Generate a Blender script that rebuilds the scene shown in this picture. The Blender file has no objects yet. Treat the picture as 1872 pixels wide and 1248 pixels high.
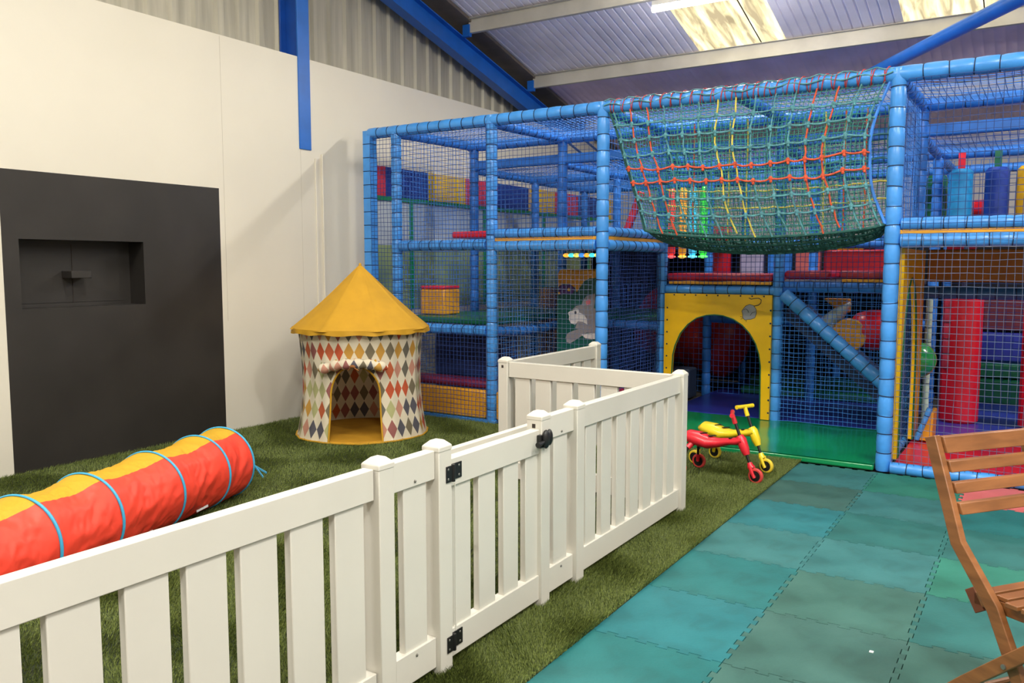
import bpy, math, random
import numpy as np
from mathutils import Vector, Matrix, noise as mnoise
PI = math.pi
random.seed(7); np.random.seed(7)
S = bpy.context.scene
COL = S.collection

# ------------------------------------------------------------------ camera
cam_d = bpy.data.cameras.new('camera'); cam = bpy.data.objects.new('camera', cam_d); COL.objects.link(cam)
cam.location = (0, 0, 1.5)
cam.rotation_euler = (math.radians(90 - 5.25), 0, math.radians(32.584))
cam_d.sensor_width = 36; cam_d.lens = 1520.0 / 1872 * 36
cam_d.clip_start = 0.05; cam_d.clip_end = 100
S.camera = cam
# ------------------------------------------------------------------ exposure
S.view_settings.view_transform = 'Standard'; S.view_settings.look = 'None'
S.view_settings.gamma = 1; S.view_settings.use_curve_mapping = False
S.view_settings.exposure = 0.5
# ------------------------------------------------------------------ world (daylight outside the roof lights)
W = bpy.data.worlds.new('world'); S.world = W; W.use_nodes = True
W.node_tree.nodes['Background'].inputs[0].default_value = (0.80, 0.90, 1.0, 1)
W.node_tree.nodes['Background'].inputs[1].default_value = 5.0
# strip lamps, first one seen, others unseen and added as fill light: (centre x, y, z, length, power, tint)
LAMPS = [(-2.82, 7.95, 4.03, 1.2, 42, (1, .975, .93)),
         (1.6, 8.0, 3.95, 1.5, 60, (1, .975, .93)),
         (-3.2, 3.1, 4.9, 1.5, 50, (1, .975, .93)),
         (1.2, 3.1, 4.9, 1.5, 100, (1, .975, .93)),
         (-3.2, -1.2, 5.6, 1.5, 100, (1, .975, .93)),
         (1.4, -1.2, 5.6, 1.5, 190, (1, .975, .93)),
         (4.6, 1.0, 5.0, 1.5, 130, (1, .975, .93))]

# ------------------------------------------------------------------ materials
def lin(c):
    c = c / 255.0
    return c / 12.92 if c <= .04045 else ((c + .055) / 1.055) ** 2.4
def rgb(t): return (lin(t[0]), lin(t[1]), lin(t[2]), 1)
MATS = {}
def mat(name, c, rough=.6, metal=0, var=.06, scale=6, bump=0, bscale=60, coat=0, c2=None, trans=0, stretch=None, emit=0):
    if name in MATS: return MATS[name]
    m = bpy.data.materials.new(name); m.use_nodes = True; MATS[name] = m
    nt = m.node_tree; b = nt.nodes['Principled BSDF']
    tc = nt.nodes.new('ShaderNodeTexCoord'); n = nt.nodes.new('ShaderNodeTexNoise')
    n.inputs['Scale'].default_value = scale; n.inputs['Detail'].default_value = 5
    src = tc.outputs['Object']
    if stretch:
        mp = nt.nodes.new('ShaderNodeMapping'); mp.inputs['Scale'].default_value = stretch
        nt.links.new(src, mp.inputs[0]); src = mp.outputs[0]
    nt.links.new(src, n.inputs['Vector'])
    r = nt.nodes.new('ShaderNodeValToRGB'); a = rgb(c)
    if c2: bcol = rgb(c2); acol = a
    else:
        acol = tuple(max(0, x * (1 - var * 1.6)) for x in a[:3]) + (1,); bcol = tuple(min(1, x * (1 + var * 1.6)) for x in a[:3]) + (1,)
    r.color_ramp.elements[0].position = .35; r.color_ramp.elements[1].position = .65
    r.color_ramp.elements[0].color = acol; r.color_ramp.elements[1].color = bcol
    nt.links.new(n.outputs['Fac'], r.inputs[0]); nt.links.new(r.outputs[0], b.inputs['Base Color'])
    b.inputs['Roughness'].default_value = rough; b.inputs['Metallic'].default_value = metal
    if coat: b.inputs['Coat Weight'].default_value = coat; b.inputs['Coat Roughness'].default_value = .12
    if emit:
        b.inputs['Emission Color'].default_value = a; b.inputs['Emission Strength'].default_value = emit
    if bump:
        n2 = nt.nodes.new('ShaderNodeTexNoise'); n2.inputs['Scale'].default_value = bscale; n2.inputs['Detail'].default_value = 4
        nt.links.new(src, n2.inputs['Vector'])
        bp = nt.nodes.new('ShaderNodeBump'); bp.inputs['Strength'].default_value = bump; bp.inputs['Distance'].default_value = .01
        nt.links.new(n2.outputs['Fac'], bp.inputs['Height']); nt.links.new(bp.outputs[0], b.inputs['Normal'])
    return m
M_wall = mat('painted board', (226, 221, 208), .42, var=.012, scale=1.2, bump=.04, bscale=14)
M_black = mat('black paint', (44, 41, 39), .5, var=.10, scale=2.2, bump=.05, bscale=25)
M_clad = mat('grey cladding', (176, 172, 158), .45, var=.09, scale=3, stretch=(1, 5, .3))
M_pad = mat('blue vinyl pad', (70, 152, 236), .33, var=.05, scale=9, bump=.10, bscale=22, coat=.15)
M_pad2 = mat('deep shaded blue vinyl pad', (52, 128, 226), .38, var=.08, scale=9, bump=.10, bscale=22)  # darker copy of the pad blue, shade put in for inner rows
M_tie = mat('navy tie cord', (28, 44, 78), .7)
M_redtie = mat('red twine', (196, 62, 58), .7)
M_netg = mat('grey blue net twine', (96, 112, 146), .7, var=.12, scale=3)
M_net = mat('navy net twine', (32, 62, 130), .7, var=.15, scale=3)
M_net2 = mat('blue net twine', (62, 132, 222), .7, var=.15, scale=3)
M_gnet = mat('green net twine', (36, 124, 110), .7, var=.2, scale=4)
M_rope_b = mat('blue green rope', (84, 146, 158), .75, var=.2, scale=30, bump=.5, bscale=160)
M_rope_g = mat('dark green rope', (26, 84, 80), .75, var=.2, scale=30, bump=.5, bscale=160)
M_rope_r = mat('orange red rope', (214, 88, 58), .75, var=.15, scale=30, bump=.5, bscale=160)
M_rope_y = mat('yellow rope', (222, 204, 88), .75, var=.12, scale=30, bump=.5, bscale=160)
M_yel = mat('yellow vinyl', (240, 188, 14), .32, var=.03, scale=4, bump=.05, bscale=12, coat=.1)
M_mus = mat('mustard vinyl', (226, 160, 44), .4, var=.05, scale=6)
M_brown = mat('shaded ochre foam', (170, 112, 40), .6, var=.08, scale=4)  # mustard darkened in colour for the board hanging in shade
M_red = mat('red vinyl', (222, 28, 52), .35, var=.05, scale=5, bump=.12, bscale=9, coat=.2)
M_pink = mat('faded red mat', (206, 104, 104), .6, var=.05, scale=4, bump=.1)
M_green = mat('green vinyl', (10, 138, 82), .22, var=.05, scale=3, bump=.12, bscale=5, coat=.3)
M_dkgreen = mat('dark green vinyl', (18, 98, 70), .35, var=.05, scale=4)
M_bluefl = mat('royal blue vinyl', (44, 56, 160), .35, var=.05, scale=4, bump=.08, bscale=8, coat=.2)
M_purp = mat('purple graphic', (84, 56, 128), .45)
M_cyan = mat('sky blue vinyl', (40, 150, 215), .3, var=.04, coat=.2)
M_plast = mat('ivory plastic', (214, 211, 201), .38, var=.012, scale=3)
M_blackp = mat('black plastic', (24, 24, 26), .4, var=.05)
M_steel = mat('zinc screw', (150, 148, 142), .35, metal=.8)
M_blue_st = mat('blue painted steel', (24, 104, 200), .4, var=.05, scale=5)
M_galv = mat('grey purlin steel', (196, 192, 180), .5, metal=.1, var=.06, scale=3)
M_roof = mat('roof sheet', (238, 235, 246), .5, var=.05, scale=2)
M_roof2 = mat('dull roof sheet', (228, 208, 232), .55, var=.06, scale=2)
M_slot = mat('dark slot', (52, 44, 38), .8)
M_grey = mat('grey graphic', (152, 152, 158), .5, var=.03)
M_dgrey = mat('dark grey graphic', (50, 50, 54), .5)
M_white = mat('white graphic', (236, 238, 240), .45)
M_hill = mat('deep green graphic', (14, 92, 82), .4, var=.05)
M_concrete = mat('dull concrete', (96, 92, 88), .8, var=.1, scale=3)
M_dark = mat('dark back wall', (60, 58, 66), .8, var=.1)

def obj_from(name, v, f, mats, mi=None, smooth=True, parent=None, loc=(0, 0, 0), bevel=0, angle=35):
    me = bpy.data.meshes.new(name)
    off = Vector(loc)
    p = parent
    while p is not None: off += p.location; p = p.parent
    me.from_pydata([(a[0] - off.x, a[1] - off.y, a[2] - off.z) for a in v], [], f)
    for m in mats: me.materials.append(m)
    if mi: me.polygons.foreach_set('material_index', mi)
    if smooth:
        me.polygons.foreach_set('use_smooth', [True] * len(f)); me.update()
        me.set_sharp_from_angle(angle=math.radians(angle))
    me.update()
    o = bpy.data.objects.new(name, me); COL.objects.link(o); o.location = loc
    if parent: o.parent = parent
    if bevel:
        b = o.modifiers.new('bevel', 'BEVEL'); b.width = bevel; b.segments = 2; b.limit_method = 'ANGLE'
        b.harden_normals = False
    return o

class G:
    """collects shapes into one mesh"""
    def __init__(s, T=None): s.v = []; s.f = []; s.m = []; s.T = T
    def add(s, vs, fs, mi=0):
        k = len(s.v)
        if s.T is not None: vs = [tuple(s.T @ Vector(a)) for a in vs]
        s.v += [tuple(a) for a in vs]; s.f += [tuple(k + i for i in q) for q in fs]; s.m += [mi] * len(fs)
        return s
    def box(s, x0, x1, y0, y1, z0, z1, mi=0):
        vs = [(x, y, z) for x in (x0, x1) for y in (y0, y1) for z in (z0, z1)]
        return s.add(vs, [(0, 1, 3, 2), (4, 6, 7, 5), (0, 4, 5, 1), (2, 3, 7, 6), (0, 2, 6, 4), (1, 5, 7, 3)], mi)
    def obox(s, a, b, wdir, w, h, mi=0):
        """bar from a to b; wdir = width direction, w width, h thickness"""
        a = Vector(a); b = Vector(b); d = (b - a).normalized(); u = Vector(wdir); u = (u - d * u.dot(d)).normalized(); n = d.cross(u)
        vs = [p + u * (i * w / 2) + n * (j * h / 2) for p in (a, b) for i in (-1, 1) for j in (-1, 1)]
        return s.add(vs, [(0, 1, 3, 2), (4, 6, 7, 5), (0, 4, 5, 1), (2, 3, 7, 6), (0, 2, 6, 4), (1, 5, 7, 3)], mi)
    def tube(s, pts, r, n=8, mi=0, closed=False, cap=True, sq=1.0, up=None):
        P = [Vector(p) for p in pts]; N = len(P)
        R = r if isinstance(r, (list, tuple)) else [r] * N
        vs = []; fs = []; prev = None
        for i in range(N):
            if closed: t = P[(i + 1) % N] - P[i - 1]
            else: t = P[min(i + 1, N - 1)] - P[max(i - 1, 0)]
            t = t.normalized() if t.length > 1e-9 else Vector((0, 0, 1))
            if prev is None:
                h = Vector(up) if up else (Vector((0, 0, 1)) if abs(t.z) < .9 else Vector((1, 0, 0)))
                u = (h - t * h.dot(t)).normalized()
            else: u = (prev - t * prev.dot(t)).normalized()
            prev = u; w = t.cross(u)
            for k in range(n):
                a = 2 * PI * k / n
                vs.append(P[i] + u * (R[i] * math.cos(a) * sq) + w * (R[i] * math.sin(a)))
        for i in range(N if closed else N - 1):
            j = (i + 1) % N
            for k in range(n):
                l = (k + 1) % n
                fs.append((i * n + k, i * n + l, j * n + l, j * n + k))
        if cap and not closed:
            fs.append(tuple(range(n - 1, -1, -1))); fs.append(tuple((N - 1) * n + k for k in range(n)))
        return s.add(vs, fs, mi)
    def ball(s, c, r, mi=0, n=10, m=6, sc=(1, 1, 1)):
        vs = []; fs = []
        for i in range(m + 1):
            th = PI * i / m
            for k in range(n):
                a = 2 * PI * k / n
                vs.append((c[0] + r * sc[0] * math.sin(th) * math.cos(a), c[1] + r * sc[1] * math.sin(th) * math.sin(a), c[2] + r * sc[2] * math.cos(th)))
        for i in range(m):
            for k in range(n):
                l = (k + 1) % n; fs.append((i * n + k, (i + 1) * n + k, (i + 1) * n + l, i * n + l))
        return s.add(vs, fs, mi)
    def prism(s, poly, fn, t0, t1, mi=0):
        """extrude polygon: fn(a,b,t) -> point"""
        n = len(poly); vs = [fn(a, b, t0) for a, b in poly] + [fn(a, b, t1) for a, b in poly]
        fs = [tuple(range(n)), tuple(range(2 * n - 1, n - 1, -1))] + [(i, n + i, n + (i + 1) % n, (i + 1) % n) for i in range(n)]
        return s.add(vs, fs, mi)
    def grid(s, fn, nu, nv, mi=0, cu=False):
        vs = [fn(i / nu, j / nv) for j in range(nv + 1) for i in range(nu + (0 if cu else 1))]
        w = nu if cu else nu + 1
        fs = [(j * w + i, j * w + (i + 1) % w, (j + 1) * w + (i + 1) % w, (j + 1) * w + i) for j in range(nv) for i in range(nu)]
        return s.add(vs, fs, mi)
    def lathe(s, prof, c, n=24, mi=0):
        vs = [(c[0] + r * math.cos(2 * PI * k / n), c[1] + r * math.sin(2 * PI * k / n), c[2] + z) for r, z in prof for k in range(n)]
        fs = [(i * n + k, i * n + (k + 1) % n, (i + 1) * n + (k + 1) % n, (i + 1) * n + k) for i in range(len(prof) - 1) for k in range(n)]
        fs += [tuple(range(n - 1, -1, -1)), tuple((len(prof) - 1) * n + k for k in range(n))]
        return s.add(vs, fs, mi)
    def build(s, name, mats, parent=None, loc=None, bevel=0, smooth=True, angle=35):
        if not isinstance(mats, (list, tuple)): mats = [mats]
        if parent is not None: loc = (0, 0, 0)
        elif loc is None:
            a = np.array(s.v); lo = a.min(0); hi = a.max(0); loc = ((lo[0] + hi[0]) / 2, (lo[1] + hi[1]) / 2, lo[2])
        return obj_from(name, s.v, s.f, list(mats), s.m, smooth, parent, tuple(float(q) for q in loc), bevel, angle)

def thing(name, label, cat, loc=(0, 0, 0), group=None):
    o = bpy.data.objects.new(name, None); COL.objects.link(o); o.location = loc; o.empty_display_size = .1
    o['label'] = label; o['category'] = cat
    if group: o['group'] = group
    return o
def tag(o, label, cat, group=None, kind=None):
    o['label'] = label; o['category'] = cat
    if group: o['group'] = group
    if kind: o['kind'] = kind
    return o
def struct(o, label=None):
    o['kind'] = 'structure'
    if label: o['label'] = label
    return o

# ================================================================== SETTING
XW = -6.14
zr = lambda y: 4.36 - .259 * (y - 7.12)          # underside of rafter
zs = lambda y: zr(y) + .45                       # underside of roof sheets
g = G().box(-6.6, 8, -8, 14, -.12, -.016)
struct(g.build('floor', M_concrete, smooth=False), 'grey concrete slab under mats and turf')

# left wall: boards with the black painted panel and its recess
rec = (3.115, 4.085, 1.185, 1.685)               # y0,y1,z0,z1
bp = (3.0, 4.835, -.016, 2.17)
g = G()
def wq(y0, y1, z0, z1, mi=0, x=XW): g.add([(x, y0, z0), (x, y1, z0), (x, y1, z1), (x, y0, z1)], [(0, 1, 2, 3)], mi)
wq(-8, bp[0], -.016, 3.49); wq(bp[0], bp[1], bp[3], 3.49)
wq(bp[1], 4.888, -.016, 3.49); wq(4.888, 5.80, -.016, 3.49); wq(5.80, 14, -.016, 3.49)
g.box(XW - .001, XW + .0008, 4.8885, 4.8905, 1.0, 3.48, 1).box(XW - .001, XW + .0008, 5.80, 5.8015, 0, 2.62, 1)
g.box(XW - .25, XW - .002, -8, 14, 3.470, 3.488)
wall = struct(g.build('wall_left', [M_wall, mat('board joint', (176, 168, 150), .7)], loc=(XW, 3, 0), smooth=False), 'white painted board wall with black panel')
g = G()
Y0, Y1, Z0, Z1 = rec
wq(bp[0], Y0, bp[2], bp[3]); wq(Y1, bp[1], bp[2], bp[3]); wq(Y0, Y1, bp[2], Z0); wq(Y0, Y1, Z1, bp[3])
D = .2
g.add([(XW, Y0, Z0), (XW, Y1, Z0), (XW, Y1, Z1), (XW, Y0, Z1), (XW - D, Y0, Z0), (XW - D, Y1, Z0), (XW - D, Y1, Z1), (XW - D, Y0, Z1)],
      [(0, 1, 5, 4), (1, 2, 6, 5), (2, 3, 7, 6), (3, 0, 4, 7), (4, 5, 6, 7)])
g.build('black_panel', M_black, wall, smooth=False)
g = G().box(XW - D, XW - .06, 3.52, 3.68, 1.40, 1.455); g.build('shelf_block', M_black, wall, bevel=.004)
g = G().box(XW - D, XW - D + .004, Y0 + .04, Y1 - .06, Z0 + .03, Z1 - .03).box(XW - D, XW - D + .008, 3.6, 3.604, Z0 + .03, Z1 - .03, 1)
g.build('recess_back_board', [M_black, M_slot], wall, smooth=False)
# painted conduit and trunking lines on the wall
g = G().box(XW, XW + .012, 5.985, 6.02, .0, 2.55).box(XW, XW + .02, 6.07, 6.085, 0, 2.60); g.build('trunking', M_wall, wall, bevel=.003)
# coloured painted band further in, behind the nets
cols = [M_red, mat('blue wall paint', (22, 58, 150), .5), mat('yellow wall paint', (232, 190, 30), .5), mat('rose wall paint', (214, 56, 78), .5)]
ys = [(6.86, 7.02, 3), (7.02, 7.77, 1), (7.77, 8.51, 2), (8.51, 9.23, 3), (9.23, 10.02, 1), (10.02, 10.76, 2), (10.76, 11.48, 3), (11.48, 12.2, 1), (12.2, 12.9, 2)]
g = G()
for a, b, c in ys: g.box(XW, XW + .012, a, b, 2.25, 2.57, c)
g.build('painted_squares', cols, wall, smooth=False)
g = G().box(XW, XW + .03, 6.86, 12.98, 2.205, 2.25)
for yy in (7.42, 8.9, 10.4, 11.8): g.box(XW, XW + .03, yy, yy + .05, 1.0, 2.205)
g.build('green_rail', mat('green wall paint', (24, 140, 84), .5), wall, smooth=False)
g = G().box(XW, XW + .010, 6.80, 12.98, 1.0, 1.72).box(XW, XW + .010, 6.80, 12.98, 1.72, 2.2, 1)
g.build('lower_mural', [mat('lime mural paint', (160, 178, 120), .6, c2=(108, 134, 110), scale=2.0), mat('pale grey mural paint', (214, 220, 222), .5, c2=(160, 176, 200), scale=1.3)], wall, smooth=False)
# corrugated cladding above
g = G(); p = .235; vs = []; y = -4.0
prof = []
while y < 13.2:
    prof += [(y, 0), (y + .13, 0), (y + .15, .03), (y + .215, .03)]; y += p
n = len(prof)
vs = [(-6.42 + d, a, 3.3) for a, d in prof] + [(-6.42 + d, a, max(3.4, zs(a) + .02)) for a, d in prof]
g.add(vs, [(i, i + 1, n + i + 1, n + i) for i in range(n - 1)])
g.build('cladding', M_clad, wall, angle=20)
# steel column, I section
g = G().box(-6.148, -6.128, 5.785, 5.935, 2.62, 5.3).box(-6.36, -6.148, 5.853, 5.867, 3.45, 5.3, 1).box(-6.38, -6.36, 5.785, 5.935, 3.45, 5.3, 1)
g.build('steel_column', [M_blue_st, mat('shaded blue painted steel', (12, 74, 168), .4)], wall, bevel=.003)  # recessed web and rear flange get a darker blue as shade
# back and right walls
g = G().box(-6.5, 8, 13, 13.1, -.016, 5); struct(g.build('wall_back', [mat('pale back wall', (196, 194, 196), .7, c2=(170, 168, 176), scale=1)], smooth=False), 'pale wall far behind the play frame')
g = G().box(8, 8.1, -8, 13, -.016, 9); struct(g.build('wall_right', M_wall, smooth=False), 'white wall out of view')
g = G().box(-6.5, 8, -8.1, -8, -.016, 9); struct(g.build('wall_front', M_wall, smooth=False), 'white wall behind the camera')
g = G().box(-6.6, -6.5, -8, 13, 3.3, 9); g.build('outer_skin', M_clad, wall, smooth=False)

# ceiling: roof sheets with ribs running down the slope
SK = [(-3.66, -2.63), (-1.40, -.37), (1.2, 2.2)]
def sheet(x0, x1, y0, y1, pitch, rib, h, mi, g):
    prof = []; x = x0
    while x < x1 - 1e-4:
        e = min(x + pitch, x1); w = min(pitch - rib, e - x)
        prof += [(x, 0), (x + w, 0)]
        if e - x >= pitch - 1e-4: prof += [(x + w + rib * .3, h), (x + pitch - rib * .3, h)]
        x += pitch
    prof.append((x1, 0)); n = len(prof)
    vs = [(a, y0, zs(y0) + d) for a, d in prof] + [(a, y1, zs(y1) + d) for a, d in prof]
    g.add(vs, [(i + 1, i, n + i, n + i + 1) for i in range(n - 1)], mi)
g = G()
xs_ = [-6.45]
for a, b in SK: xs_ += [a, b]
xs_.append(8)
for i in range(0, len(xs_), 2): sheet(xs_[i], xs_[i + 1], -8, 10.08, .105, .03, .012, 0, g)
sheet(-6.45, 8, 10.08, 13.1, .105, .03, .004, 1, g)
ceil = struct(g.build('ceiling', [M_roof, M_roof2], loc=(0, 3, 3), angle=25), 'ribbed pale roof sheets')
for i, (a, b) in enumerate(SK):
    g = G(); sheet(a, b, -8, 10.08, .34, .15, .03, 0, g)
    m = bpy.data.materials.get('rooflight grp')
    if not m:
        m = bpy.data.materials.new('rooflight grp'); m.use_nodes = True; nt = m.node_tree
        for q in list(nt.nodes): nt.nodes.remove(q)
        out = nt.nodes.new('ShaderNodeOutputMaterial'); tr = nt.nodes.new('ShaderNodeBsdfTranslucent'); df = nt.nodes.new('ShaderNodeBsdfDiffuse')
        mx = nt.nodes.new('ShaderNodeMixShader'); mx.inputs[0].default_value = .22
        tc = nt.nodes.new('ShaderNodeTexCoord'); mp = nt.nodes.new('ShaderNodeMapping'); mp.inputs['Scale'].default_value = (5.0, .8, 1)
        nz = nt.nodes.new('ShaderNodeTexNoise'); nz.inputs['Scale'].default_value = 2.2; nz.inputs['Detail'].default_value = 7; nz.inputs['Distortion'].default_value = .6
        cr = nt.nodes.new('ShaderNodeValToRGB')
        cr.color_ramp.elements[0].position = .38; cr.color_ramp.elements[0].color = rgb((120, 104, 78))
        e = cr.color_ramp.elements.new(.46); e.color = rgb((196, 176, 130))
        e = cr.color_ramp.elements.new(.56); e.color = rgb((240, 232, 204))
        cr.color_ramp.elements[1].position = .66; cr.color_ramp.elements[-1].color = rgb((228, 238, 236))
        nt.links.new(tc.outputs['Object'], mp.inputs[0]); nt.links.new(mp.outputs[0], nz.inputs['Vector']); nt.links.new(nz.outputs['Fac'], cr.inputs[0])
        nt.links.new(cr.outputs[0], tr.inputs[0]); nt.links.new(cr.outputs[0], df.inputs[0])
        nt.links.new(tr.outputs[0], mx.inputs[1]); nt.links.new(df.outputs[0], mx.inputs[2]); nt.links.new(mx.outputs[0], out.inputs[0])
    o = struct(g.build('window_%d' % (i + 1), m, angle=25), 'stained translucent roof light strip')
    g = G().obox((b - .28, 4, zs(4) - .006), (b - .28, 10.08, zs(10.08) - .006), (1, 0, 0), .012, .006); g.build('joint_strip', M_slot, o)
# purlins: Z-section steel along the hall
for yy in (2.45, 3.95, 5.45, 6.95, 8.45, 9.95, 11.45, 12.9):
    z1 = zs(yy) - .012; g = G()
    g.box(-6.02, 8, yy - .004, yy + .004, z1 - .16, z1).box(-6.02, 8, yy - .06, yy, z1 - .006, z1).box(-6.02, 8, yy, yy + .055, z1 - .16, z1 - .154).box(-6.02, 8, yy + .05, yy + .055, z1 - .154, z1 - .13)
    g.build('purlin', M_galv, ceil, bevel=.002)
    g = G().box(-6.10, -6.00, yy - .02, yy + .03, z1 - .20, z1 - .06); g.build('cleat', M_blue_st, ceil)
# rafter, I section down the slope
def slope_bar(g, x0, x1, d0, d1, mi=0, ya=-7.9, yb=12.95):
    vs = [(x, y, zr(y) + d) for x in (x0, x1) for y in (ya, yb) for d in (d0, d1)]
    g.add(vs, [(0, 1, 3, 2), (4, 6, 7, 5), (0, 4, 5, 1), (2, 3, 7, 6), (0, 2, 6, 4), (1, 5, 7, 3)], mi)
g = G(); slope_bar(g, -6.24, -6.10, 0, .014); slope_bar(g, -6.175, -6.165, .014, .24); slope_bar(g, -6.24, -6.10, .24, .254)
g.build('rafter', M_blue_st, ceil)
g = G(); slope_bar(g, -6.40, -5.98, .40, .44); g.build('edge_board', mat('brown grey edge board', (116, 106, 96), .8), ceil)
# round brace
g = G().tube([(-2.05, 10.6, 3.62), (-.1, 7.45, 3.55), (1.2, 5.4, 3.5)], .062, 16)
# brace runs under the purlins
g.build('brace_pipe', M_blue_st, ceil)

# strip lamps
for i, (x, y, z, L, pw, tint) in enumerate(LAMPS):
    lab = ['lit strip lamp hanging under the roof in front of the stained roof light', 'added strip lamp over the right of the play frame, out of view'][min(i, 1)] if i < 2 else 'added strip lamp out of view, number %d towards the camera' % i
    t = thing('strip_lamp', lab, 'lamp', (x, y, z))
    if i: t['label'] = ['', 'added unseen strip lamp above the right end of the play frame', 'added unseen strip lamp above the turf near the black panel', 'added unseen strip lamp above the teal mats', 'added fill strip lamp behind the camera on the left', 'added fill strip lamp behind the camera on the right', 'added unseen strip lamp at the far right of the hall'][i]
    zt = zs(y)
    g = G().box(x - L / 2, x + L / 2, y - .03, y + .03, z + .025, z + .075); g.build('housing', mat('white enamel', (236, 236, 236), .4), t, bevel=.006)
    g = G().tube([(x - L / 2, y, z), (x + L / 2, y, z)], .03, 12)
    mm = MATS.get('lamp tube') or mat('lamp tube', (255, 246, 228), .4, emit=85); g.build('diffuser', mm, t)
    g = G()
    for s_ in (-.4, .4): g.tube([(x + s_ * L, y, z + .07), (x + s_ * L, y, zt - .01)], .004, 6)
    g.build('suspension_wire', M_steel, t)
    ld = bpy.data.lights.new('lamp light', 'AREA'); ld.shape = 'RECTANGLE'; ld.size = L; ld.size_y = .09; ld.energy = pw; ld.color = tint
    lo = bpy.data.objects.new('lamp light', ld); COL.objects.link(lo); lo.parent = t; lo.location = (0, 0, -.034)

# ================================================================== FLOOR: turf, mats
XG = -1.505; YG1 = 6.44
g = G().box(XW, XG, -1.5, YG1, -.015, .004)
turf = g.build('turf_backing', mat('turf backing', (34, 44, 20), .9, var=.2, scale=20), smooth=False); struct(turf, 'dark backing of the artificial turf')
def blades(x0, x1, y0, y1, n, h, w):
    x = np.random.uniform(x0, x1, n); y = np.random.uniform(y0, y1, n)
    a = np.random.uniform(0, 2 * PI, n); hh = h * np.random.uniform(.55, 1.15, n)
    b = np.random.uniform(0, 2 * PI, n); ln = hh * np.random.uniform(.2, .9, n)
    # clumped lie of the pile
    ph = np.sin(x * 7 + 2 * np.sin(y * 5)) * 1.2 + np.cos(y * 9 + x * 3)
    b = b * .35 + ph
    z0 = .003
    dx = np.cos(a) * w / 2; dy = np.sin(a) * w / 2
    lx = np.cos(b) * ln; ly = np.sin(b) * ln
    V = np.empty((n, 3, 3))
    V[:, 0] = np.stack([x - dx, y - dy, np.full(n, z0)], 1); V[:, 1] = np.stack([x + dx, y + dy, np.full(n, z0)], 1)
    V[:, 2] = np.stack([np.clip(x + lx, XW + .004, XG + .012), np.clip(y + ly, -9, YG1 + .01), z0 + hh], 1)
    return V.reshape(-1, 3)
VV = np.concatenate([blades(XW + .01, XG, 2.0, YG1, 300000, .026, .0042), blades(-2.0, XG, 2.0, YG1, 90000, .028, .004), blades(-3.6, -1.5, .9, 3.2, 110000, .026, .0036), blades(XG - .02, XG, 2, YG1, 12000, .03, .004)])
me = bpy.data.meshes.new('artificial_grass'); nv = len(VV); nf = nv // 3
me.vertices.add(nv); me.vertices.foreach_set('co', (VV - np.array([-3.8, 4, 0])).ravel())
me.loops.add(nv); me.loops.foreach_set('vertex_index', np.arange(nv, dtype=np.int32))
me.polygons.add(nf); me.polygons.foreach_set('loop_start', np.arange(0, nv, 3, dtype=np.int32))
me.update(calc_edges=True)
mg = mat('grass blade', (40, 56, 16), .6, c2=(128, 142, 66), scale=110)
me.materials.append(mg)
go = bpy.data.objects.new('artificial_grass', me); COL.objects.link(go); go.location = (-3.8, 4, 0)
tag(go, 'short green artificial grass covering the fenced play corner', 'grass', kind='stuff')

# interlocking foam tiles
TX, TY = .57, .575
tx0 = -.96; ty0 = 2.405
tile_cols = {}
pal = [(18, 98, 100), (22, 102, 110), (18, 92, 92), (46, 92, 84), (46, 88, 82), (28, 108, 92), (24, 92, 90), (40, 102, 104)]
def tmat(i):
    k = 'teal foam %d' % i
    if k in MATS: return MATS[k]
    c = pal[i]; m = mat(k, c, .62, c2=tuple(min(255, q + 14) for q in c), scale=3.2, bump=.15, bscale=90)
    nt = m.node_tree; b = nt.nodes['Principled BSDF']
    # scuffs: fine light specks and darker smears
    lk = b.inputs['Base Color'].links[0].from_socket
    tc = nt.nodes.new('ShaderNodeTexCoord'); n = nt.nodes.new('ShaderNodeTexNoise'); n.inputs['Scale'].default_value = 5.5; n.inputs['Detail'].default_value = 9; n.inputs['Distortion'].default_value = .8
    nt.links.new(tc.outputs['Object'], n.inputs['Vector'])
    r = nt.nodes.new('ShaderNodeValToRGB'); r.color_ramp.elements[0].position = .34; r.color_ramp.elements[0].color = (.62, .62, .60, 1); r.color_ramp.elements[1].position = .5; r.color_ramp.elements[1].color = (1, 1, 1, 1)
    nt.links.new(n.outputs['Fac'], r.inputs[0])
    mx = nt.nodes.new('ShaderNodeMix'); mx.data_type = 'RGBA'; mx.blend_type = 'MULTIPLY'; mx.inputs[0].default_value = .45
    nt.links.new(lk, mx.inputs[6]); nt.links.new(r.outputs[0], mx.inputs[7]); nt.links.new(mx.outputs[2], b.inputs['Base Color'])
    return m
NT = 7
def edge(a, b, sgn, gap=.0018):
    """jigsaw edge from a to b (2D), dovetail tabs alternating in and out, flat near the corners"""
    a = Vector(a); b = Vector(b); d = b - a; L = d.length; d /= L; n = Vector((d.y, -d.x)); P = L / 13; pts = [a + d * P * .9]
    for k in range(1, 12):
        h = .011 if k % 2 else -.011; c = .004
        pts += [a + d * (k * P - c) + n * h, a + d * ((k + 1) * P + c) + n * h]
    pts.append(b - d * P * .9)
    return [p - n * gap for p in pts]
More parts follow.
